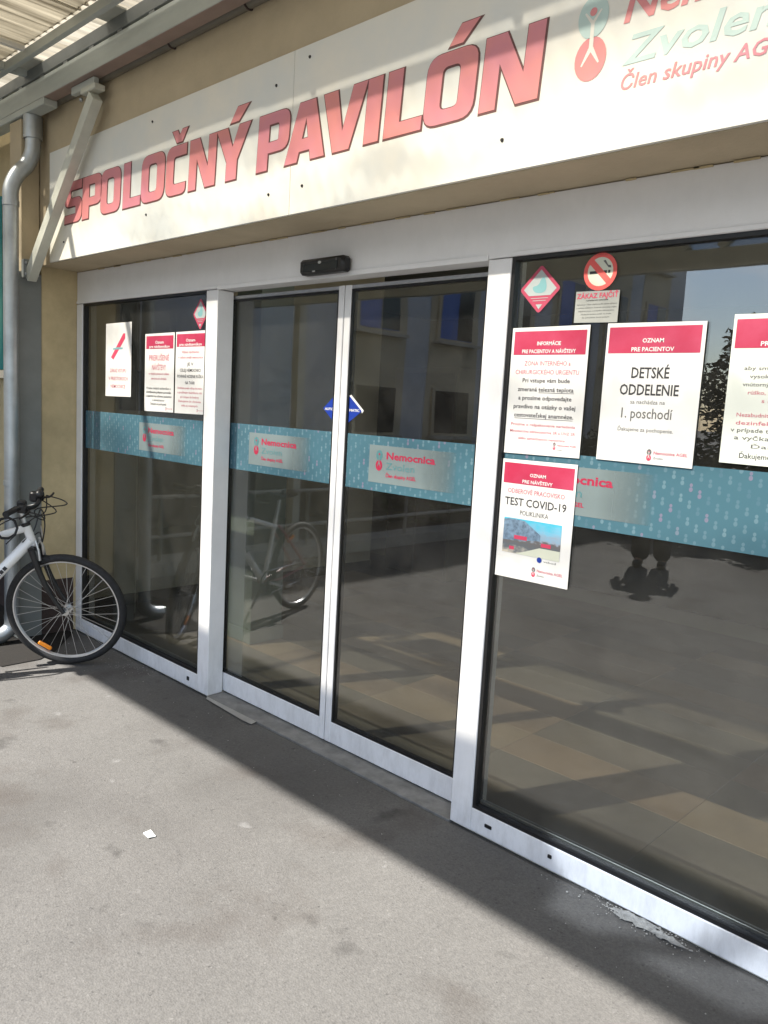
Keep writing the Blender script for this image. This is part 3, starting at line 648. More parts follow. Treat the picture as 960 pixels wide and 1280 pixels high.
lines(zk, .440, [(1.994, 'ZÁKAZ FAJČIŤ', .0155, .150, M_inkred, .02), (1.985, 'v priestoroch nemocnice', .005, .08, M_ink, .01)] +
      [(1.972-.0105*i, t_, .0045, w_, M_inkgrey, .0) for i, (t_, w_) in enumerate([('Fajčenie je v celom objekte podľa zákona zakázané', .145), ('o ochrane nefajčiarov. Kontrolu vykonávajú orgány', .145), ('inšpekcie práce a verejného zdravotníctva', .13), ('Sťažnosti možno podať na úrade', .11), ('Za porušenie hrozí pokuta', .10), ('', .1)]) if t_])

# blue automatic door sticker halves
b = empty('blue_door_sticker', (0, 0, 0), 0, 'left half of the blue diamond sticker across the door leaves', 'sticker')
flat('blue_triangle', [[(-.986, 1.583), (-.908, 1.645), (-.908, 1.522)]], .1125, M_blue, b); text('AUTO', -.944, 1.576, .011, .112, M_paper, b, width=.058, bold=.02)
b = empty('blue_door_sticker', (0, 0, 0), 0, 'right half of the blue diamond sticker with a white edge', 'sticker')
flat('blue_triangle', [[(-.820, 1.520), (-.722, 1.583), (-.820, 1.655)]], .1125, M_blue, b); text('MATIC', -.775, 1.576, .011, .112, M_paper, b, width=.064, bold=.02)
flat('white_edge', [[(-.800, 1.650), (-.716, 1.583), (-.726, 1.570), (-.732, 1.583), (-.812, 1.645)]], .1121, M_paper, b)

# ------------------------------------------------------------------ the big fascia sign
sg = empty('fascia_sign', (0, 0, 0), 0, 'long white fascia sign reading SPOLOČNÝ PAVILÓN in red letters', 'sign')
YS = -.250
for a, b_ in ((-3.105, -.8415), (-.8395, 1.42), (1.422, 3.4)):
    box('sign_board', a, b_, YS, -.2365, 2.356, 2.984, M_board, sg, .001)
SH = .07; ZB = 2.553; HH = .222
def GL(ch):
    t = .30; q = .20
    base = {
     'L': (.72, [[(0, 0), (.74, 0), (.74, q), (t, q), (t, 1), (0, 1)]]),
     'I': (.30, [[(0, 0), (t, 0), (t, 1), (0, 1)]]),
     'P': (.84, [rpoly([(0, 0), (t, 0), (t, .30), (.84, .30, .22), (.84, 1, .22), (0, 1)]), rpoly([(t, .49), (.56, .49, .05), (.56, .80, .05), (t, .80)])]),
     'O': (.90, [rpoly([(0, 0, .24), (.90, 0, .24), (.90, 1, .24), (0, 1, .24)]), rpoly([(.29, .20, .1), (.61, .20, .1), (.61, .80, .1), (.29, .80, .1)])]),
     'C': (.80, [rpoly([(0, 0, .24), (.76, 0, .18), (.76, .22), (.29, .22, .08), (.29, .78, .08), (.76, .78), (.76, 1), (0, 1, .24)])]),
     'S': (.80, [rpoly([(.02, 0), (.80, 0, .22), (.80, .60, .22), (.29, .60, .05), (.29, .79, .05), (.78, .79), (.78, 1), (0, 1, .22), (0, .40, .22), (.52, .40, .05), (.52, .20, .05), (.02, .20)])]),
     'N': (.94, [[(0, 0), (.27, 0), (.27, .60), (.60, 0), (.94, 0), (.94, 1), (.67, 1), (.67, .40), (.34, 1), (0, 1)]]),
     'Y': (.92, [[(.31, 0), (.61, 0), (.61, .36), (.94, 1), (.62, 1), (.46, .62), (.30, 1), (-.02, 1), (.31, .36)]]),
     'V': (.90, [[(.27, 0), (.62, 0), (.92, 1), (.62, 1), (.45, .32), (.29, 1), (-.02, 1)]]),
     'A': (.92, [[(-.02, 0), (.29, 0), (.33, .17), (.58, .17), (.62, 0), (.94, 0), (.65, 1), (.27, 1)], [(.38, .38), (.53, .38), (.455, .72)]]),
    }
    return base[ch]
acute = [[(.36, 1.07), (.60, 1.07), (.86, 1.34), (.54, 1.34)]]
caron = [[(.18, 1.31), (.38, 1.31), (.46, 1.20), (.55, 1.31), (.76, 1.31), (.58, 1.06), (.36, 1.06)]]
LET = [('S', -2.905, -2.685, 0), ('P', -2.678, -2.455, 0), ('O', -2.462, -2.245, 0), ('L', -2.215, -2.040, 0), ('O', -2.030, -1.810, 0), ('C', -1.795, -1.610, caron), ('N', -1.592, -1.375, 0), ('Y', -1.372, -1.130, acute),
       ('P', -1.066, -.860, 0), ('A', -.872, -.640, 0), ('V', -.656, -.425, 0), ('I', -.418, -.340, 0), ('L', -.316, -.142, 0), ('O', -.130, .086, acute), ('N', .112, .335, 0)]
for ch, a, b_, acc in LET:
    w_, cs = GL(ch)
    sc = (b_-a)/max(w_, .3); 
    h_ = HH
    if ch == 'I': sc = .075/.3
    tr = lambda c: [(a+u*sc+v*h_*SH-.004, ZB+v*h_) for u, v in c]
    cs2 = [tr(c) for c in cs]
    if acc: cs2 += [tr(c) for c in acc]
    o = flat('letter', cs2, YS-.0016, M_redlet, sg)
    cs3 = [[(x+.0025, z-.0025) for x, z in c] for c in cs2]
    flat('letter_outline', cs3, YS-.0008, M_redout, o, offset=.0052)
# screws
for i, (x, z) in enumerate([(-.746, 2.937), (-.951, 2.877), (.21, 2.455), (-.763, 2.458), (-.979, 2.454), (-1.976, 2.495), (-1.928, 2.929), (-2.911, 2.455), (.2, 2.93)]):
    bm = bmesh.new(); bmesh.ops.create_cone(bm, cap_ends=True, segments=12, radius1=.0065, radius2=.005, depth=.004); bmesh.ops.rotate(bm, cent=(0, 0, 0), matrix=Matrix.Rotation(R(90), 3, 'X'), verts=bm.verts)
    bmesh.ops.translate(bm, vec=(x, YS-.002, z), verts=bm.verts); fin('screw', bm, M_black, sg)
# hospital logo on the sign
logo(.503, 2.735, .115, YS-.0012, sg, M_signteal, M_redlet, M_board)
text('Nemocnica', .600, 2.692, .080, YS-.0012, M_redlet, sg, width=.60, align='L', shear=.2, bold=.022)
text('Zvolen', .606, 2.580, .074, YS-.0012, M_signteal, sg, width=.41, align='L', shear=.2, bold=.016)
text('Člen skupiny AGEL', .608, 2.514, .038, YS-.0012, M_redlet, sg, width=.45, align='L', shear=.2, bold=.014)

# ------------------------------------------------------------------ canopy with column, beam, brace, gutter
cp = empty('entrance_canopy', (0, 0, 0), 0, 'steel canopy with corrugated translucent roof over the entrance', 'canopy')
box('column', -3.44, -3.272, -.382, -.228, 0, 2.30, M_grey, cp, .003)
box('column_upper', -3.44, -3.272, -.350, -.240, 2.303, 3.185, M_beige2, cp, .003)  # beige block: warm light on the upper column put into its colour
box('column_edge_strip', -3.2725, -3.262, -.392, -.383, .05, 2.27, M_greyl, cp, .001)
box('main_beam', -6, 6, -.356, -.286, 3.232, 3.345, M_steel, cp, .003)
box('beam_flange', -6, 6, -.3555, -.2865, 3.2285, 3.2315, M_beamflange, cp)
box('beam_splice_plate', -6, -2.93, -.362, -.280, 3.190, 3.2275, M_steel, cp, .003)
br = bar('knee_brace', (-3.235, -.312, 2.265), (-2.40, -.312, 3.13), .055, .066, M_greyl, cp)
box('brace_bracket', -3.270, -3.225, -.352, -.262, 2.262, 2.372, M_grey, cp, .003)
for z in (2.285, 2.35):
    for y in (-.343, -.271):
        bm = bmesh.new(); bmesh.ops.create_uvsphere(bm, u_segments=8, v_segments=5, radius=.009); bmesh.ops.translate(bm, vec=(-3.222, y, z), verts=bm.verts); fin('bolt', bm, M_zinc, cp)
box('top_bracket', -2.52, -2.36, -.340, -.280, 3.155, 3.185, M_greyl, cp, .004)
box('top_gusset', -2.66, -2.40, -.325, -.295, 3.186, 3.2275, M_steel, cp, .003)
for x in (-2.57, -2.48):
    bm = bmesh.new(); bmesh.ops.create_uvsphere(bm, u_segments=8, v_segments=5, radius=.011); bmesh.ops.translate(bm, vec=(x, -.31, 3.15), verts=bm.verts); fin('bolt', bm, M_zinc, cp)
# gutter against the wall: half-round trough
gt = empty('wall_gutter', (0, 0, 0), 0, 'brown half round gutter running along the wall above the sign', 'gutter')
bm = bmesh.new(); seg = 10; xs = (-3.2, 6)
ring = []
for x in xs:
    a = [bm.verts.new((x, -.254+.030*math.cos(math.pi+math.pi*k/seg), 3.262+.038*math.sin(math.pi+math.pi*k/seg))) for k in range(seg+1)]
    b_ = [bm.verts.new((x, -.254+.027*math.cos(math.pi+math.pi*k/seg), 3.262+.035*math.sin(math.pi+math.pi*k/seg))) for k in range(seg+1)]
    ring.append((a, b_))
for k in range(seg):
    bm.faces.new((ring[0][0][k], ring[1][0][k], ring[1][0][k+1], ring[0][0][k+1])); bm.faces.new((ring[0][1][k+1], ring[1][1][k+1], ring[1][1][k], ring[0][1][k]))
fin('trough', bm, M_gutter, gt, True)
for x in (-2.5, -1.75, -1.15, -.5, .3, 1.2):
    bm = bmesh.new()
    pts = [(x, -.254+.033*math.cos(math.pi+math.pi*k/10), 3.262+.041*math.sin(math.pi+math.pi*k/10)) for k in range(11)]
    add_tube(bm, pts, .0045, 6); fin('gutter_clip', bm, M_plinth, gt, True)
box('gutter_board', -3.2, 6, -.2355, -.2165, 3.27, 3.42, M_gutter, gt)
# roof: rafters, purlins, corrugated sheets
def zroof(y): return 3.452 + (y+.36)*.05
box('eaves_angle', -6, 6, -.353, -.325, 3.3585, 3.425, M_grey, cp, .002)
RX0, RX1 = -6.0, 6.0
for y, w_, h_ in ((-.468, .03, .05), (-.865, .03, .04)):
    z = zroof(y); box('purlin', RX0, RX1, y-w_/2, y+w_/2, z-.017-h_, z-.017, M_steel, cp, .002)
xr = -5.1
rx = []
while xr < 6: rx.append(xr); xr += .955
for x in (-5.1, -3.19, 3.45, 5.36):
    bm = bmesh.new()
    v = []
    y0, y1 = -2.84, -.20
    for (yy, zz) in ((y0, zroof(y0)-.055), (y1, zroof(y1)-.055), (y1, zroof(y1)-.012), (y0, zroof(y0)-.012)): v.append((yy, zz))
    a = [bm.verts.new((x-.02, yy, zz)) for yy, zz in v]; b_ = [bm.verts.new((x+.02, yy, zz)) for yy, zz in v]
    bm.faces.new(a[::-1]); bm.faces.new(b_)
    for i in range(4): bm.faces.new((a[i], a[(i+1) % 4], b_[(i+1) % 4], b_[i]))
    fin('rafter', bm, M_steel, cp)
    pass
for x in rx:
    # opaque flashing strip over every rafter
    box('flashing_strip', x+.021, x+.215, -.452, -.345, zroof(-.4)-.02, zroof(-.4)-.012, M_greyl, cp)
for x in [RX0+i*.3 for i in range(40)]:
    if -3.9 < x < 1: box('spacer_block', x, x+.05, -.352, -.295, 3.3455, 3.358, M_grey, cp, .001)
def corr(x0, x1, y0, y1, m, name='roof_sheet'):
    bm = bmesh.new(); n_ = int((x1-x0)/.019); rows_ = []
    for y in (y0, y1):
        rows_.append([bm.verts.new((x0+(x1-x0)*i/n_, y, zroof(y)+.014*math.sin(2*math.pi*(x0+(x1-x0)*i/n_)/.076))) for i in range(n_+1)])
    for i in range(n_): bm.faces.new((rows_[0][i], rows_[0][i+1], rows_[1][i+1], rows_[1][i]))
    return fin(name, bm, m, cp, True)
for i, x in enumerate(rx):
    for (ya, yb, dz) in ((-.50, -.20, 0), (-2.84, -.80, 0)):
        corr(x-.0, x+.955, ya, yb, M_roof)
# outer edge: lower chord, upper chord, fascia sheets, added dimming panes and diagonals
YO = -2.82
for i, x in enumerate(rx):
    box('roof_board', x-.01, x+.965, -.85, -.49, zroof(-.6)-.004+.007*(i % 2), zroof(-.6)+.002+.007*(i % 2), M_milky, cp)
    box('board_rib', x+.30, x+.33, -.85, -.49, zroof(-.6)-.03, zroof(-.6)-.0045, M_boardroof, cp, .002)
box('lower_chord', RX0, RX1, YO-.03, YO+.03, 2.61, 2.735, M_greyl, cp, .003)
box('upper_chord', RX0, RX1, YO-.03, YO+.03, 3.20, 3.31, M_greyl, cp, .003)
box('edge_fascia', RX0, -.84, YO-.008, YO+.008, 2.737, 3.198, M_greyl, cp)
box('edge_fascia', 1.3, RX1, YO-.008, YO+.008, 2.737, 3.198, M_greyl, cp)
box('added_edge_pane', -.838, 1.298, YO-.004, YO+.004, 2.737, 3.198, M_tpane, cp)  # pane added to dim the sun through the open truss
for xa, xb in ((-.86, -.56), (-.34, .06), (.5, .12), (.62, 1.0)):
    bar('diagonal', (xa if xa < xb else xa, YO, 3.198 if xa < -.5 or xa == .5 else 2.74), (xb, YO, 2.74 if xa < -.5 or xa == .5 else 3.198), .05, .07, M_greyl, cp, (0, 1, 0))
flat('fascia_triangle', [[(-.838, 2.737), (-.54, 2.737), (-.838, 3.198)]], YO+.012, M_greyl, cp, depth=.003)
for x in (-4.7, 3.2):
    box('canopy_post', x-.05, x+.05, YO-.05, YO+.05, 0, 2.608, M_greyl, cp, .003)
    box('post_base_plate', x-.09, x+.09, YO-.09, YO+.09, 0, .012, M_grey, cp, .002)
# ------------------------------------------------------------------ downpipe
dp = empty('downpipe', (-3.225, -.432, 0), 0, 'zinc downpipe with offset elbow in front of the grey column', 'downpipe')
def rel(pts): return [(x+3.225, y+.432, z) for x, y, z in pts]
path = [(-3.228, -.436, .16), (-3.225, -.432, 1.2), (-3.222, -.430, 2.68)]
tube('lower_pipe', rel(path), .043, M_zinc, dp, 16)
tube('offset_elbow', rel(spline([(-3.222, -.430, 2.68), (-3.222, -.428, 2.76), (-3.21, -.40, 2.84), (-3.20, -.345, 2.91), (-3.19, -.315, 2.99), (-3.19, -.312, 3.07)], 5)), .0445, M_zinc, dp, 16)
tube('upper_socket', rel([(-3.19, -.312, 3.06), (-3.19, -.312, 3.188)]), .054, M_zinc, dp, 16)
tube('pipe_collar', rel([(-3.222, -.430, 2.66), (-3.222, -.430, 2.69)]), .047, M_zinc, dp, 16)
tube('pipe_collar', rel([(-3.226, -.433, 1.0), (-3.226, -.433, 1.03)]), .047, M_zinc, dp, 16)
tube('bottom_shoe', rel(spline([(-3.228, -.436, .18), (-3.228, -.44, .10), (-3.235, -.50, .05), (-3.24, -.58, .035)], 5)), .046, M_zinc, dp, 16)
tube('wall_clip', rel([(-3.226, -.39, 1.75), (-3.30, -.382, 1.75)]), .006, M_zinc, dp, 6)

# ------------------------------------------------------------------ bicycle (local: +X forward, +Y left, +Z up; origin = front contact)
bk = empty('bicycle', (-2.610, -.361, 0), R(75), 'white city bicycle parked in front of the grey column with its front wheel turned', 'bicycle')
WR = .342
ax = Vector((-math.cos(R(71)), 0, math.sin(R(71)))); nn = Vector((math.sin(R(71)), 0, math.cos(R(71))))
Q = Vector((0, 0, WR))-nn*.045
def A(t): return Q+ax*t
steer = Matrix.Translation(Q) @ Matrix.Rotation(R(-29), 4, ax) @ Matrix.Translation(-Q)
def wheel(center, par, rear=False):
    """rim is the part; tyre, hub, spokes and reflector are its pieces"""
    n_ = 64; rim = bmesh.new()
    prof = [(WR-.047, -.010), (WR-.035, -.0125), (WR-.033, -.0125), (WR-.033, .0125), (WR-.035, .0125), (WR-.047, .010), (WR-.053, 0)]
    rings = []
    for i in range(n_):
        a = 2*math.pi*i/n_; rings.append([rim.verts.new((r*math.cos(a), y, r*math.sin(a))) for r, y in prof])
    for i in range(n_):
        a = rings[i]; b_ = rings[(i+1) % n_]
        for k in range(len(prof)): rim.faces.new((a[k], a[(k+1) % len(prof)], b_[(k+1) % len(prof)], b_[k]))
    bmesh.ops.recalc_face_normals(rim, faces=rim.faces)
    w_ = fin('wheel', rim, M_rim, par, True)
    ty = bmesh.new(); add_tube(ty, [((WR-.0225)*math.cos(2*math.pi*i/n_), 0, (WR-.0225)*math.sin(2*math.pi*i/n_)) for i in range(n_)], .0225, 10, closed=True); fin('tyre', ty, M_rubber, w_, True)
    hb = bmesh.new(); add_tube(hb, [(0, -.05, 0), (0, -.034, 0), (0, -.033, 0), (0, -.028, 0), (0, -.027, 0), (0, .027, 0), (0, .028, 0), (0, .033, 0), (0, .034, 0), (0, .05, 0)], [.008, .008, .024, .024, .013, .013, .024, .024, .008, .008], 14); fin('hub', hb, M_alu, w_, True)
    for i in range(32):
        sd_ = 1 if i % 2 else -1
        a = 2*math.pi*i/32; off_ = R(38)*(1 if (i//2) % 2 else -1)
        p0 = (.021*math.cos(a+off_*1.5), sd_*.030, .021*math.sin(a+off_*1.5)); p1 = ((WR-.046)*math.cos(a), sd_*.002, (WR-.046)*math.sin(a))
        sb = bmesh.new(); add_tube(sb, [p0, p1], .00125, 4); fin('spoke', sb, M_alu, w_)
    a = R(-118) if not rear else R(60)
    rb = bmesh.new(); add_box(rb, -.042, .042, -.008, .008, -.013, .013, .006)
    M = Matrix.Translation((.262*math.cos(a), -.012, .262*math.sin(a))) @ Matrix.Rotation(-(a+R(90)), 4, 'Y'); bmesh.ops.transform(rb, matrix=M, verts=rb.verts)
    fin('reflector', rb, M_orange, w_)
    return w_
fw = wheel(None, bk); fw.matrix_local = steer @ Matrix.Translation((0, 0, WR))
fl = steer @ Vector((0, 0, WR)); 
drop = 0.0
rw = wheel(None, bk, True); rw.matrix_local = Matrix.Translation((-1.055, 0, WR))
def st(o): o.matrix_local = steer; return o
# fork
crown = A(.405)
fk = bmesh.new()
for s_ in (-1, 1):
    c0 = crown+Vector((0, s_*.048, 0)); add_tube(fk, spline([c0, A(.30)+Vector((0, s_*.052, 0)), A(.16)+nn*.008+Vector((0, s_*.052, 0)), Vector((0, s_*.052, WR))], 5), [.018]*6+[.016]*5+[.012]*5, 10)
add_tube(fk, [crown+Vector((0, -.055, 0)), crown+Vector((0, .055, 0))], .019, 10)
add_tube(fk, [A(.39), A(.43)], .018, 10)
st(fin('fork', fk, M_black, bk, True))
# V brake
for s_ in (-1, 1):
    b_ = bmesh.new(); base = A(.335)+nn*.02+Vector((0, s_*.040, 0))
    add_tube(b_, [base, base+ax*.06+Vector((0, -s_*.005, 0))+nn*.012, base+ax*.115+Vector((0, -s_*.012, 0))+nn*.012], [.010, .008, .006], 8); st(fin('brake_arm', b_, M_alu, bk, True))
    b_ = bmesh.new(); c0 = Vector((base.x+.018, s_*.017, WR+.315)); add_box(b_, c0.x-.03, c0.x+.03, c0.y-.006, c0.y+.006, c0.z-.006, c0.z+.006, .002); st(fin('brake_pad', b_, M_rubber, bk))
b_ = bmesh.new(); t0 = A(.42)+nn*.032; add_tube(b_, spline([t0+Vector((0, -.03, 0)), t0+Vector((0, .0, .008)), t0+Vector((0, .05, .035)), t0+Vector((0, .03, .10))], 4), .004, 6); st(fin('brake_noodle', b_, M_alu, bk, True))
# stem, bar, grips, levers
stem = bmesh.new(); add_tube(stem, [A(.54), A(.63)], .014, 10); SP = A(.63); BC = SP+Vector((.085, 0, .035)); add_tube(stem, [SP-nn*.012, BC], .015, 10); st(fin('stem', stem, M_alu, bk, True))
hbp = spline([BC+Vector((-.06, -.25, .02)), BC+Vector((-.045, -.16, .025)), BC+Vector((-.008, -.08, .01)), BC, BC+Vector((-.008, .08, .01)), BC+Vector((-.045, .16, .025)), BC+Vector((-.06, .25, .02))], 4)
hb = st(tube('handlebar', hbp, .0125, M_black, bk, 10))
for s_ in (-1, 1):
    e_ = BC+Vector((-.062, s_*.255, .02)); m_ = BC+Vector((-.047, s_*.15, .022))
    st(tube('grip', [e_, (e_*2+m_)/3, m_], [.0175, .0155, .0165], M_rubber, bk, 10))
    cl = BC+Vector((-.035, s_*.125, .024))
    lv = bmesh.new(); add_box(lv, cl.x-.015, cl.x+.035, cl.y-.018, cl.y+.018, cl.z-.030, cl.z+.014, .006)
    add_tube(lv, spline([cl+Vector((.03, 0, -.01)), cl+Vector((.055, s_*.02, -.012)), cl+Vector((.05, s_*.08, -.02)), cl+Vector((.045, s_*.13, -.02))], 4), .0065, 6)
    st(fin('brake_lever', lv, M_black, bk, True))
    sh = bmesh.new(); add_box(sh, cl.x-.028, cl.x+.018, cl.y-s_*.035-.02, cl.y-s_*.035+.02, cl.z-.028, cl.z+.030, .008); st(fin('shifter', sh, M_black, bk, True))
bb_ = bmesh.new(); bmesh.ops.create_uvsphere(bb_, u_segments=12, v_segments=8, radius=.026); bmesh.ops.translate(bb_, vec=BC+Vector((-.01, .09, .04)), verts=bb_.verts); st(fin('bell', bb_, M_black, bk, True))
# head tube and frame
ht = tube('head_tube', [A(.425), A(.54)], .024, M_bikewhite, bk, 12)
tube('headset_cup', [A(.538), A(.558)], .026, M_black, bk, 12); tube('headset_cup', [A(.408), A(.426)], .026, M_alu, bk, 12)
BB = Vector((-.62, 0, .285)); STp = Vector((-.745, 0, .74))
tube('down_tube', [A(.452)-nn*.005, BB], [.031, .026], M_bikewhite, bk, 12)
tt = tube('top_tube', [A(.525), STp-Vector((0, 0, .06))], [.021, .018], M_bikewhite, bk, 12)
tube('seat_tube', [BB, STp], .017, M_bikewhite, bk, 12); tube('seat_post', [STp, STp+(STp-BB).normalized()*.16], .0135, M_alu, bk, 10)
tube('bottom_bracket', [BB+Vector((0, -.037, 0)), BB+Vector((0, .037, 0))], .022, M_bikered, bk, 12)
RH = Vector((-1.055, 0, WR))
for s_ in (-1, 1):
    tube('chain_stay', spline([BB+Vector((-.03, s_*.03, 0)), BB+Vector((-.15, s_*.055, .01)), RH+Vector((.02, s_*.062, 0))], 4), .0105, M_bikered, bk, 8)
    tube('seat_stay', spline([STp+Vector((-.01, s_*.018, -.05)), STp+Vector((-.06, s_*.045, -.12)), RH+Vector((.0, s_*.062, .012))], 4), .009, M_bikered, bk, 8)
# decal strip on the down tube
d0 = A(.452)-nn*.005; dd = (BB-d0)
for i, fr_ in enumerate((.32, .36, .40, .44)):
    c0 = d0+dd*fr_; b_ = bmesh.new(); add_box(b_, -.010, .010, -.0006, .0006, -.010, .010)
    an = math.atan2(dd.z, dd.x); M = Matrix.Translation(c0+Vector((0, -.0305, 0))) @ Matrix.Rotation(-an, 4, 'Y'); bmesh.ops.transform(b_, matrix=M, verts=b_.verts); fin('frame_decal', b_, M_ink, bk)
# saddle
sp = STp+(STp-BB).normalized()*.16
sa = bmesh.new(); n_ = 9; secs = []
for i in range(n_):
    t = i/(n_-1); x = .15-.27*t; w_ = .018+.062*max(0, (t-.35)/.65)**1.1; secs.append([sa.verts.new((sp.x+x, y*w_, sp.z+.035+zz-.02*math.sin(math.pi*t))) for y, zz in ((-1, -.012), (-.8, .010), (0, .022), (.8, .010), (1, -.012), (.6, -.028), (-.6, -.028))])
for i in range(n_-1):
    for k in range(7): sa.faces.new((secs[i][k], secs[i][(k+1) % 7], secs[i+1][(k+1) % 7], secs[i+1][k]))
sa.faces.new(secs[0]); sa.faces.new(secs[-1][::-1]); bmesh.ops.recalc_face_normals(sa, faces=sa.faces); fin('saddle', sa, M_black, bk, True)
# drivetrain (right side, -Y)
cr_ = bmesh.new()
add_tube(cr_, [(BB.x+.088*math.cos(2*math.pi*i/32), -.046, BB.z+.088*math.sin(2*math.pi*i/32)) for i in range(32)], .0055, 6, closed=True)
for i in range(4): add_tube(cr_, [(BB.x, -.046, BB.z), (BB.x+.085*math.cos(i*math.pi/2), -.046, BB.z+.085*math.sin(i*math.pi/2))], .006, 6)
fin('chainring', cr_, M_black, bk, True)
for s_, an in ((-1, R(200)), (1, R(20))):
    e_ = BB+Vector((.17*math.cos(an), s_*.065, .17*math.sin(an))); tube('crank_arm', [BB+Vector((0, s_*.052, 0)), e_], [.012, .009], M_alu, bk, 8)
    b_ = bmesh.new(); add_box(b_, e_.x-.045, e_.x+.045, e_.y+s_*.02-(.045 if s_ < 0 else 0), e_.y+s_*.02+(.045 if s_ > 0 else 0), e_.z-.012, e_.z+.012, .005); fin('pedal', b_, M_black, bk)
tube('chain', [(BB.x, -.046, BB.z+.088), (RH.x, -.046, RH.z+.035)], .0035, M_alu, bk, 6); tube('chain', [(BB.x, -.046, BB.z-.088), (RH.x+.02, -.046, RH.z-.11), (RH.x, -.046, RH.z-.06)], .0035, M_alu, bk, 6)
cg = bmesh.new()
for i, r_ in enumerate((.052, .045, .038, .031, .025)): add_tube(cg, [(RH.x, -.034-.004*i, RH.z), (RH.x, -.037-.004*i, RH.z)], r_, 20)
fin('sprocket', cg, M_zinc, bk, True)
b_ = bmesh.new(); add_tube(b_, [RH+Vector((0, -.055, -.02)), RH+Vector((.01, -.06, -.06)), RH+Vector((.03, -.055, -.13))], [.014, .012, .010], 8); fin('derailleur', b_, M_black, bk, True)
tube('kickstand', [BB+Vector((-.08, .05, -.02)), Vector((BB.x-.14, .22, .012))], .008, M_black, bk, 8)
# cables: from levers looping in front of the head tube
L1 = steer @ (BC+Vector((0, -.165, .015))); L2 = steer @ (BC+Vector((0, .165, .015))); S1 = steer @ (BC+Vector((-.02, -.13, 0))); S2 = steer @ (BC+Vector((-.02, .13, 0)))
NB = steer @ (A(.50)+nn*.03+Vector((0, .03, .08)))
tube('cable', spline([L2, L2+Vector((.09, .0, -.03)), (L2+NB)/2+Vector((.13, 0, .0)), NB+Vector((.01, 0, .04)), NB], 6), .0038, M_black, bk, 6)
tube('cable', spline([L1, L1+Vector((.10, .02, -.04)), L1+Vector((.10, .07, -.18)), A(.50)+nn*.06+Vector((0, -.02, -.02)), A(.47)+nn*.02], 6), .0038, M_black, bk, 6)
tube('cable', spline([S1, S1+Vector((.11, .03, -.05)), A(.60)+nn*.10, A(.50)+nn*.03, A(.46)-nn*.05+Vector((0, -.02, 0))], 6), .0036, M_black, bk, 6)
tube('cable', spline([S2, S2+Vector((.08, -.03, -.07)), A(.56)+nn*.06+Vector((0, .03, 0)), A(.52)-nn*.03+Vector((0, .03, 0)), A(.50)-nn*.12+Vector((0, .02, -.03))], 6), .0036, M_black, bk, 6)
tube('cable', spline([L2, L2+Vector((-.02, -.04, -.10)), A(.60)-nn*.04+Vector((0, .04, -.01)), A(.57)-nn*.14+Vector((0, .03, .01)), A(.57)-nn*.22+Vector((0, .025, -.03))], 6), .0036, M_black, bk, 6)
# bottle-like black lock hanging at the head tube
lk = bmesh.new(); add_tube(lk, [A(.57)-nn*.10+Vector((.09*math.cos(t*.7)*.6, -.05+.012*math.sin(t*2), .06*math.sin(t*.7))) for t in range(18)], .007, 7)
fin('cable_lock', lk, M_rubber, bk, True)

# ------------------------------------------------------------------ litter
l = bmesh.new(); vs = [l.verts.new(p) for p in ((-.025, -.012, .0), (.02, -.016, .003), (.024, .012, .0), (-.018, .014, .006), (-.025, -.012, .003), (.02, -.016, .006), (.024, .012, .003), (-.018, .014, .009))]
for f_ in ((0, 3, 2, 1), (4, 5, 6, 7), (0, 1, 5, 4), (1, 2, 6, 5), (2, 3, 7, 6), (3, 0, 4, 7)): l.faces.new([vs[i] for i in f_])
o = fin('paper_scrap', l, M_litter, None, loc=(-.657, -.936, -.003)); tag(o, 'small white paper scrap lying on the sunlit asphalt', 'litter')
random.seed(21)
gr = bmesh.new()
for i in range(420):
    if i < 260: x = random.gauss(.82, .10); y = -abs(random.gauss(.012, .03))-.002
    elif i < 330: x = random.uniform(-3.2, 1.6); y = random.uniform(-.33, -.005)
    else: x = random.gauss(-2.35, .12); y = -random.uniform(.01, .18)
    s_ = random.uniform(.0008, .0032)*(1.5 if i < 60 else 1); r_ = bmesh.ops.create_icosphere(gr, subdivisions=1, radius=s_); bmesh.ops.scale(gr, vec=(1, random.uniform(.6, 1.2), .5), verts=r_['verts']); bmesh.ops.translate(gr, vec=(x, y, .0015), verts=r_['verts'])
o = fin('mortar_crumbs', gr, M_kerb); tag(o, 'pale mortar crumbs scattered along the foot of the shopfront', 'debris', kind='stuff')
# splashed mortar patch by the right window
random.seed(8)
for cx_, cy_, r_, nm in ((.80, -.028, .06, 'mortar_splash'), (.91, -.04, .04, 'mortar_splash')):
    pts = [(cx_+r_*1.5*math.cos(a)*(1+random.uniform(-.35, .35)), min(-.001, cy_+r_*.42*math.sin(a)*(1+random.uniform(-.45, .45)))) for a in [2*math.pi*i/28 for i in range(28)]]
    jag_sheet(nm, pts, .0035 if cx_ < .85 else .0048, mat('mortar_patch', (.36, .355, .335), .9, n=.5, nscale=40, bump=.8, bscale=90))

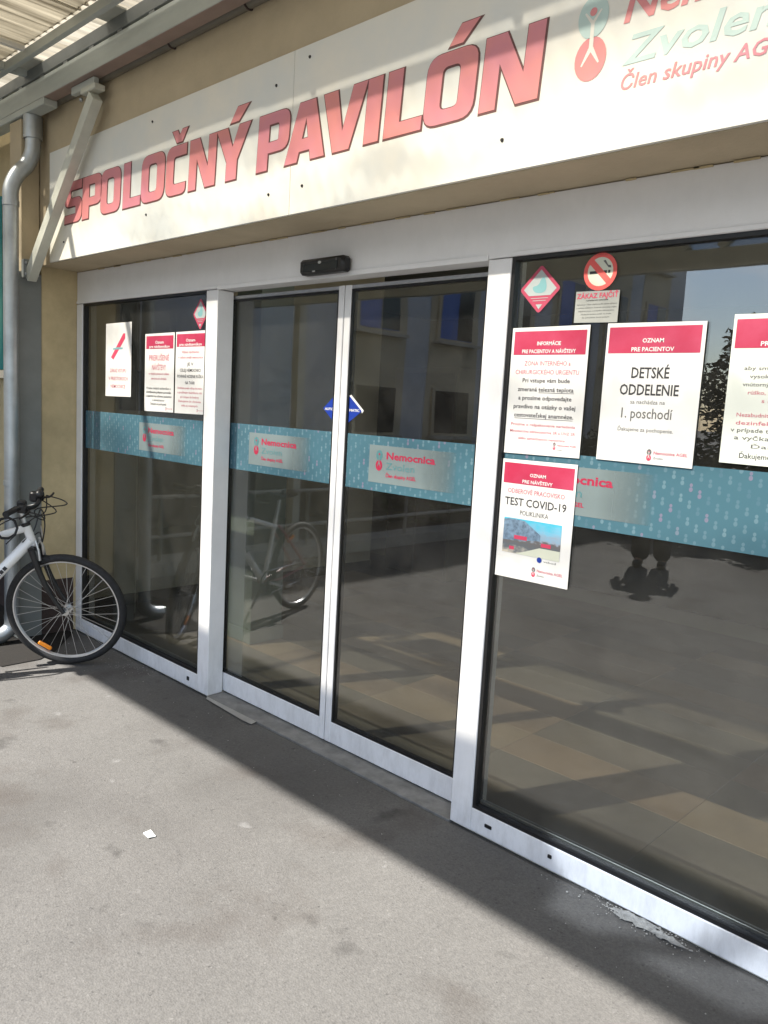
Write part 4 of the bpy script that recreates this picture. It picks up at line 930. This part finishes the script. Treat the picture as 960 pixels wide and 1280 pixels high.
# ------------------------------------------------------------------ what the glass reflects: the yard
wg = empty('wing_building', (0, 0, 0), 0, 'grey plastered wing with blue blinds, seen reflected in the door glass', 'building')
XW = -6.5
box('wall', XW-.3, XW, -16, -.3, 0, 7, M_wing, wg)
box('dark_recess_band', XW+.001, XW+.05, -16, -.3, 0, 1.02, M_plinth, wg)  # dark colour stands in for the shade of a basement recess
box('eaves', XW-.4, XW+.35, -16.2, -.3, 7.003, 7.15, M_greyl, wg)
for i in range(6):
    yc = -5.75-1.78*i
    box('plaster_field', XW+.002, XW+.008, yc-.62, yc+.62, .4, 6.6, M_wingb, wg)
    for (za, zb, m_) in ((2.70, 4.2, M_bluecurt), (1.20, 1.96, M_darkglass), (4.9, 6.2, M_darkglass)):
        f_ = box('window', XW+.010, XW+.05, yc-.47, yc+.47, za, zb, M_wingb, wg)
        box('pane', XW+.052, XW+.06, yc-.40, yc+.40, za+.04, zb-.05, m_, f_); box('pane', XW+.0605, XW+.064, yc-.40, yc-.02, za+.05, zb-.06, M_darkglass, f_)
        box('sill', XW+.009, XW+.16, yc-.52, yc+.52, za-.05, za-.005, M_kerb, f_)
tubey = (-14, -1.2)
rl = empty('yard_railing', (-4.5, 0, 0), 0, 'pale metal railing along the yard edge, reflected in the doors', 'railing')
for z in (.34, .70): tube('rail', [(0, tubey[0], z), (0, tubey[1], z)], .02, M_kerb, rl, 8)
for i in range(9): tube('post', [(0, -1.3-i*1.55, 0), (0, -1.3-i*1.55, .70)], .02, M_grey, rl, 8)
kb = box('kerb', -4.75, -4.40, -15, -1.0, -.01, .12, M_kerb); kb['kind'] = 'structure'
pl = box('planting_bed', -6.49, -4.76, -15, -.8, -.01, .06, M_soil); pl['kind'] = 'structure'

LEAF = {}
def leaf_mesh(n_, rx, ry, rz, size, seed, conifer=False):
    random.seed(seed); V = []; F = []
    for i in range(n_):
        while True:
            u = Vector((random.uniform(-1, 1), random.uniform(-1, 1), random.uniform(-1, 1)))
            if u.length < 1 and u.length > .35: break
        # clumps
        u += Vector((math.sin(u.z*9+seed), math.cos(u.x*8), math.sin(u.y*11)))*.10
        if conifer: u.x *= (1-u.z)*.55+.1; u.y *= (1-u.z)*.55+.1
        c = Vector((u.x*rx, u.y*ry, u.z*rz)); d = Vector((random.gauss(0, 1), random.gauss(0, 1), random.gauss(0, .6))).normalized(); e_ = d.orthogonal().normalized(); s_ = size*random.uniform(.6, 1.4)
        b0 = len(V); V += [c-d*s_, c+e_*s_*.45, c+d*s_, c-e_*s_*.45]; F.append((b0, b0+1, b0+2, b0+3))
    me = bpy.data.meshes.new('crown'); me.from_pydata([tuple(v) for v in V], [], F); return me
def tree(name, x, y, rx, rz, zc, m, label, n_=4200, size=.09, seed=1, conifer=False, trunk=.12):
    e = empty(name, (x, y, 0), 0, label, 'tree' if trunk > .05 else 'shrub')
    me = leaf_mesh(n_, rx, rx, rz, size, seed, conifer); link('crown', me, m, e, (0, 0, zc))
    bm = bmesh.new(); add_tube(bm, [(0, 0, 0), (.03, .02, zc*.6), (0, 0, zc+rz*.5)], [trunk, trunk*.8, trunk*.3], 8)
    for i in range(6):
        a = i*1.05+seed; h0 = zc*.55+i*.1*rz; add_tube(bm, [(0, 0, h0), (rx*.35*math.cos(a), rx*.35*math.sin(a), h0+rz*.25), (rx*.65*math.cos(a), rx*.65*math.sin(a), h0+rz*.5)], [trunk*.4, trunk*.25, trunk*.08], 5)
    fin('trunk', bm, M_bark, e, True)
tree('spruce_tree', -3.0, -15, 2.3, 2.0, 2.1, M_leafd, 'dark dense tree reflected right of the childrens ward notice', 15000, .075, 4)
tree('spruce_tree', .4, -16, 2.6, 2.5, 2.6, M_leafd, 'dark tree reflected behind the cut off notice', 15000, .08, 5)
for i, (x, y, s_) in enumerate(((-5.4, -5.6, .65), (-5.5, -7.6, .7), (-5.4, -9.6, .75))):
    tree('garden_shrub', x, y, s_, s_*.8, s_*.75, M_leaf if i != 1 else M_leafd, ['bright green shrub nearest the doors in the planting bed', 'dark shrub between two others in the planting bed', 'green shrub farthest along the planting bed'][i], 1600, .05, 30+i, trunk=.03)
for i, x in enumerate((-4.2, -3.0, -1.8, -.6, .6)):
    tree('hedge_shrub', x, -8.9+.2*(i % 2), .85, .75, .72, M_leafd, ['dark hedge shrub nearest the wing corner', 'dark hedge shrub second from the wing', 'middle shrub of the dark hedge', 'dark hedge shrub second from the open end', 'dark hedge shrub at the open end'][i], 2600, .06, 50+i, trunk=.04)
tree('weed_tuft', -3.75, -2.35, .12, .09, .08, M_leaf, 'small weed tuft growing from the yard asphalt', 90, .035, 77, trunk=.004)

# a person standing in the yard, seen only as a reflection
pe = empty('person', (-2.09, -6.06, 0), R(70), 'person in a black coat and trousers standing in the yard, reflected in the right window', 'person')
def skin(name, verts, edges, radii, m, parent, sub=1):
    me = bpy.data.meshes.new(name); me.from_pydata(verts, edges, []); o = bpy.data.objects.new(name, me); COL.objects.link(o)
    md = o.modifiers.new('s', 'SKIN'); md.use_smooth_shade = True
    for i, r_ in enumerate(radii): me.skin_vertices[0].data[i].radius = r_ if isinstance(r_, tuple) else (r_, r_)
    me.skin_vertices[0].data[0].use_root = True
    o.modifiers.new('u', 'SUBSURF').levels = sub
    dg = bpy.context.evaluated_depsgraph_get(); dg.update(); m2 = bpy.data.meshes.new_from_object(o.evaluated_get(dg)); bpy.data.objects.remove(o)
    m2.materials.clear(); return link(name, m2, m, parent)
V = [(0, 0, .95), (0, 0, 1.15), (0, 0, 1.38), (0, 0, 1.47), (.01, 0, 1.55), (.02, 0, 1.64), (.0, 0, 1.72)]
Ed = [(0, 1), (1, 2), (2, 3), (3, 4), (4, 5), (5, 6)]; Rd = [(.13, .16), (.12, .15), (.11, .17), .055, .07, .092, .06]
for s_ in (-1, 1):
    b0 = len(V); V += [(0, s_*.10, .90), (.02, s_*.11, .50), (-.01+.04*s_, s_*.11, .09), (.10+.04*s_, s_*.13, .04)]; Ed += [(0, b0), (b0, b0+1), (b0+1, b0+2), (b0+2, b0+3)]; Rd += [.095, .062, .045, .035]
    b0 = len(V); V += [(0, s_*.20, 1.40), (-.02, s_*.26, 1.12), (.05, s_*.27, .87), (.08, s_*.27, .78)]; Ed += [(2, b0), (b0, b0+1), (b0+1, b0+2), (b0+2, b0+3)]; Rd += [.062, .045, .032, .028]
    # fingers
    for k in range(4):
        c0 = len(V); V += [(.10, s_*(.25+.012*k), .73), (.105, s_*(.25+.012*k), .69-.01*(k in (1, 2)))]; Ed += [(b0+3, c0), (c0, c0+1)]; Rd += [.009, .007]
skin('body', V, Ed, Rd, M_skin, pe)
skin('coat', [(0, 0, .98), (0, 0, 1.2), (0, 0, 1.40), (0, .21, 1.41), (-.02, .27, 1.12), (.05, .28, .90), (0, -.21, 1.41), (-.02, -.27, 1.12), (.05, -.28, .90), (0, 0, .80)], [(0, 1), (1, 2), (2, 3), (3, 4), (4, 5), (2, 6), (6, 7), (7, 8), (0, 9)],
     [(.16, .19), (.145, .175), (.13, .18), .075, .06, .05, .075, .06, .05, (.17, .20)], M_cloth, pe)
skin('trousers', [(0, 0, .93), (.0, .10, .86), (.02, .11, .50), (.03, .11, .05), (0, -.10, .86), (.02, -.11, .50), (-.05, -.11, .05)], [(0, 1), (1, 2), (2, 3), (0, 4), (4, 5), (5, 6)], [(.14, .17), .12, .115, .10, .12, .115, .10], M_trou, pe)
for s_ in (-1, 1):
    box('shoe', -.09+.04*s_, .17+.04*s_, s_*.12-.045, s_*.12+.045, .0, .085, M_black, pe, .025)
bm = bmesh.new(); bmesh.ops.create_uvsphere(bm, u_segments=14, v_segments=10, radius=.112); bmesh.ops.scale(bm, vec=(1, .9, .95), verts=bm.verts); bmesh.ops.translate(bm, vec=(-.025, 0, 1.69), verts=bm.verts); fin('hair', bm, M_hair, pe, True)

# repeats share a group
GROUPS = {'hedge_shrub': 'hedge shrubs across the yard', 'garden_shrub': 'shrubs in the planting bed', 'spruce_tree': 'dark trees beyond the yard', 'sliding_door': 'automatic sliding door leaves',
          'privacy_film': 'blue patterned film bands on the glass', 'notice': 'paper notices stuck on the glass', 'diamond_sticker': 'diamond stickers on the glass', 'fixed_window': 'fixed shopfront windows', 'blue_door_sticker': 'halves of the blue door sticker'}
for o_ in bpy.data.objects:
    k_ = o_.name.split('.')[0]
    if o_.parent is None and k_ in GROUPS and 'label' in o_: o_['group'] = GROUPS[k_]
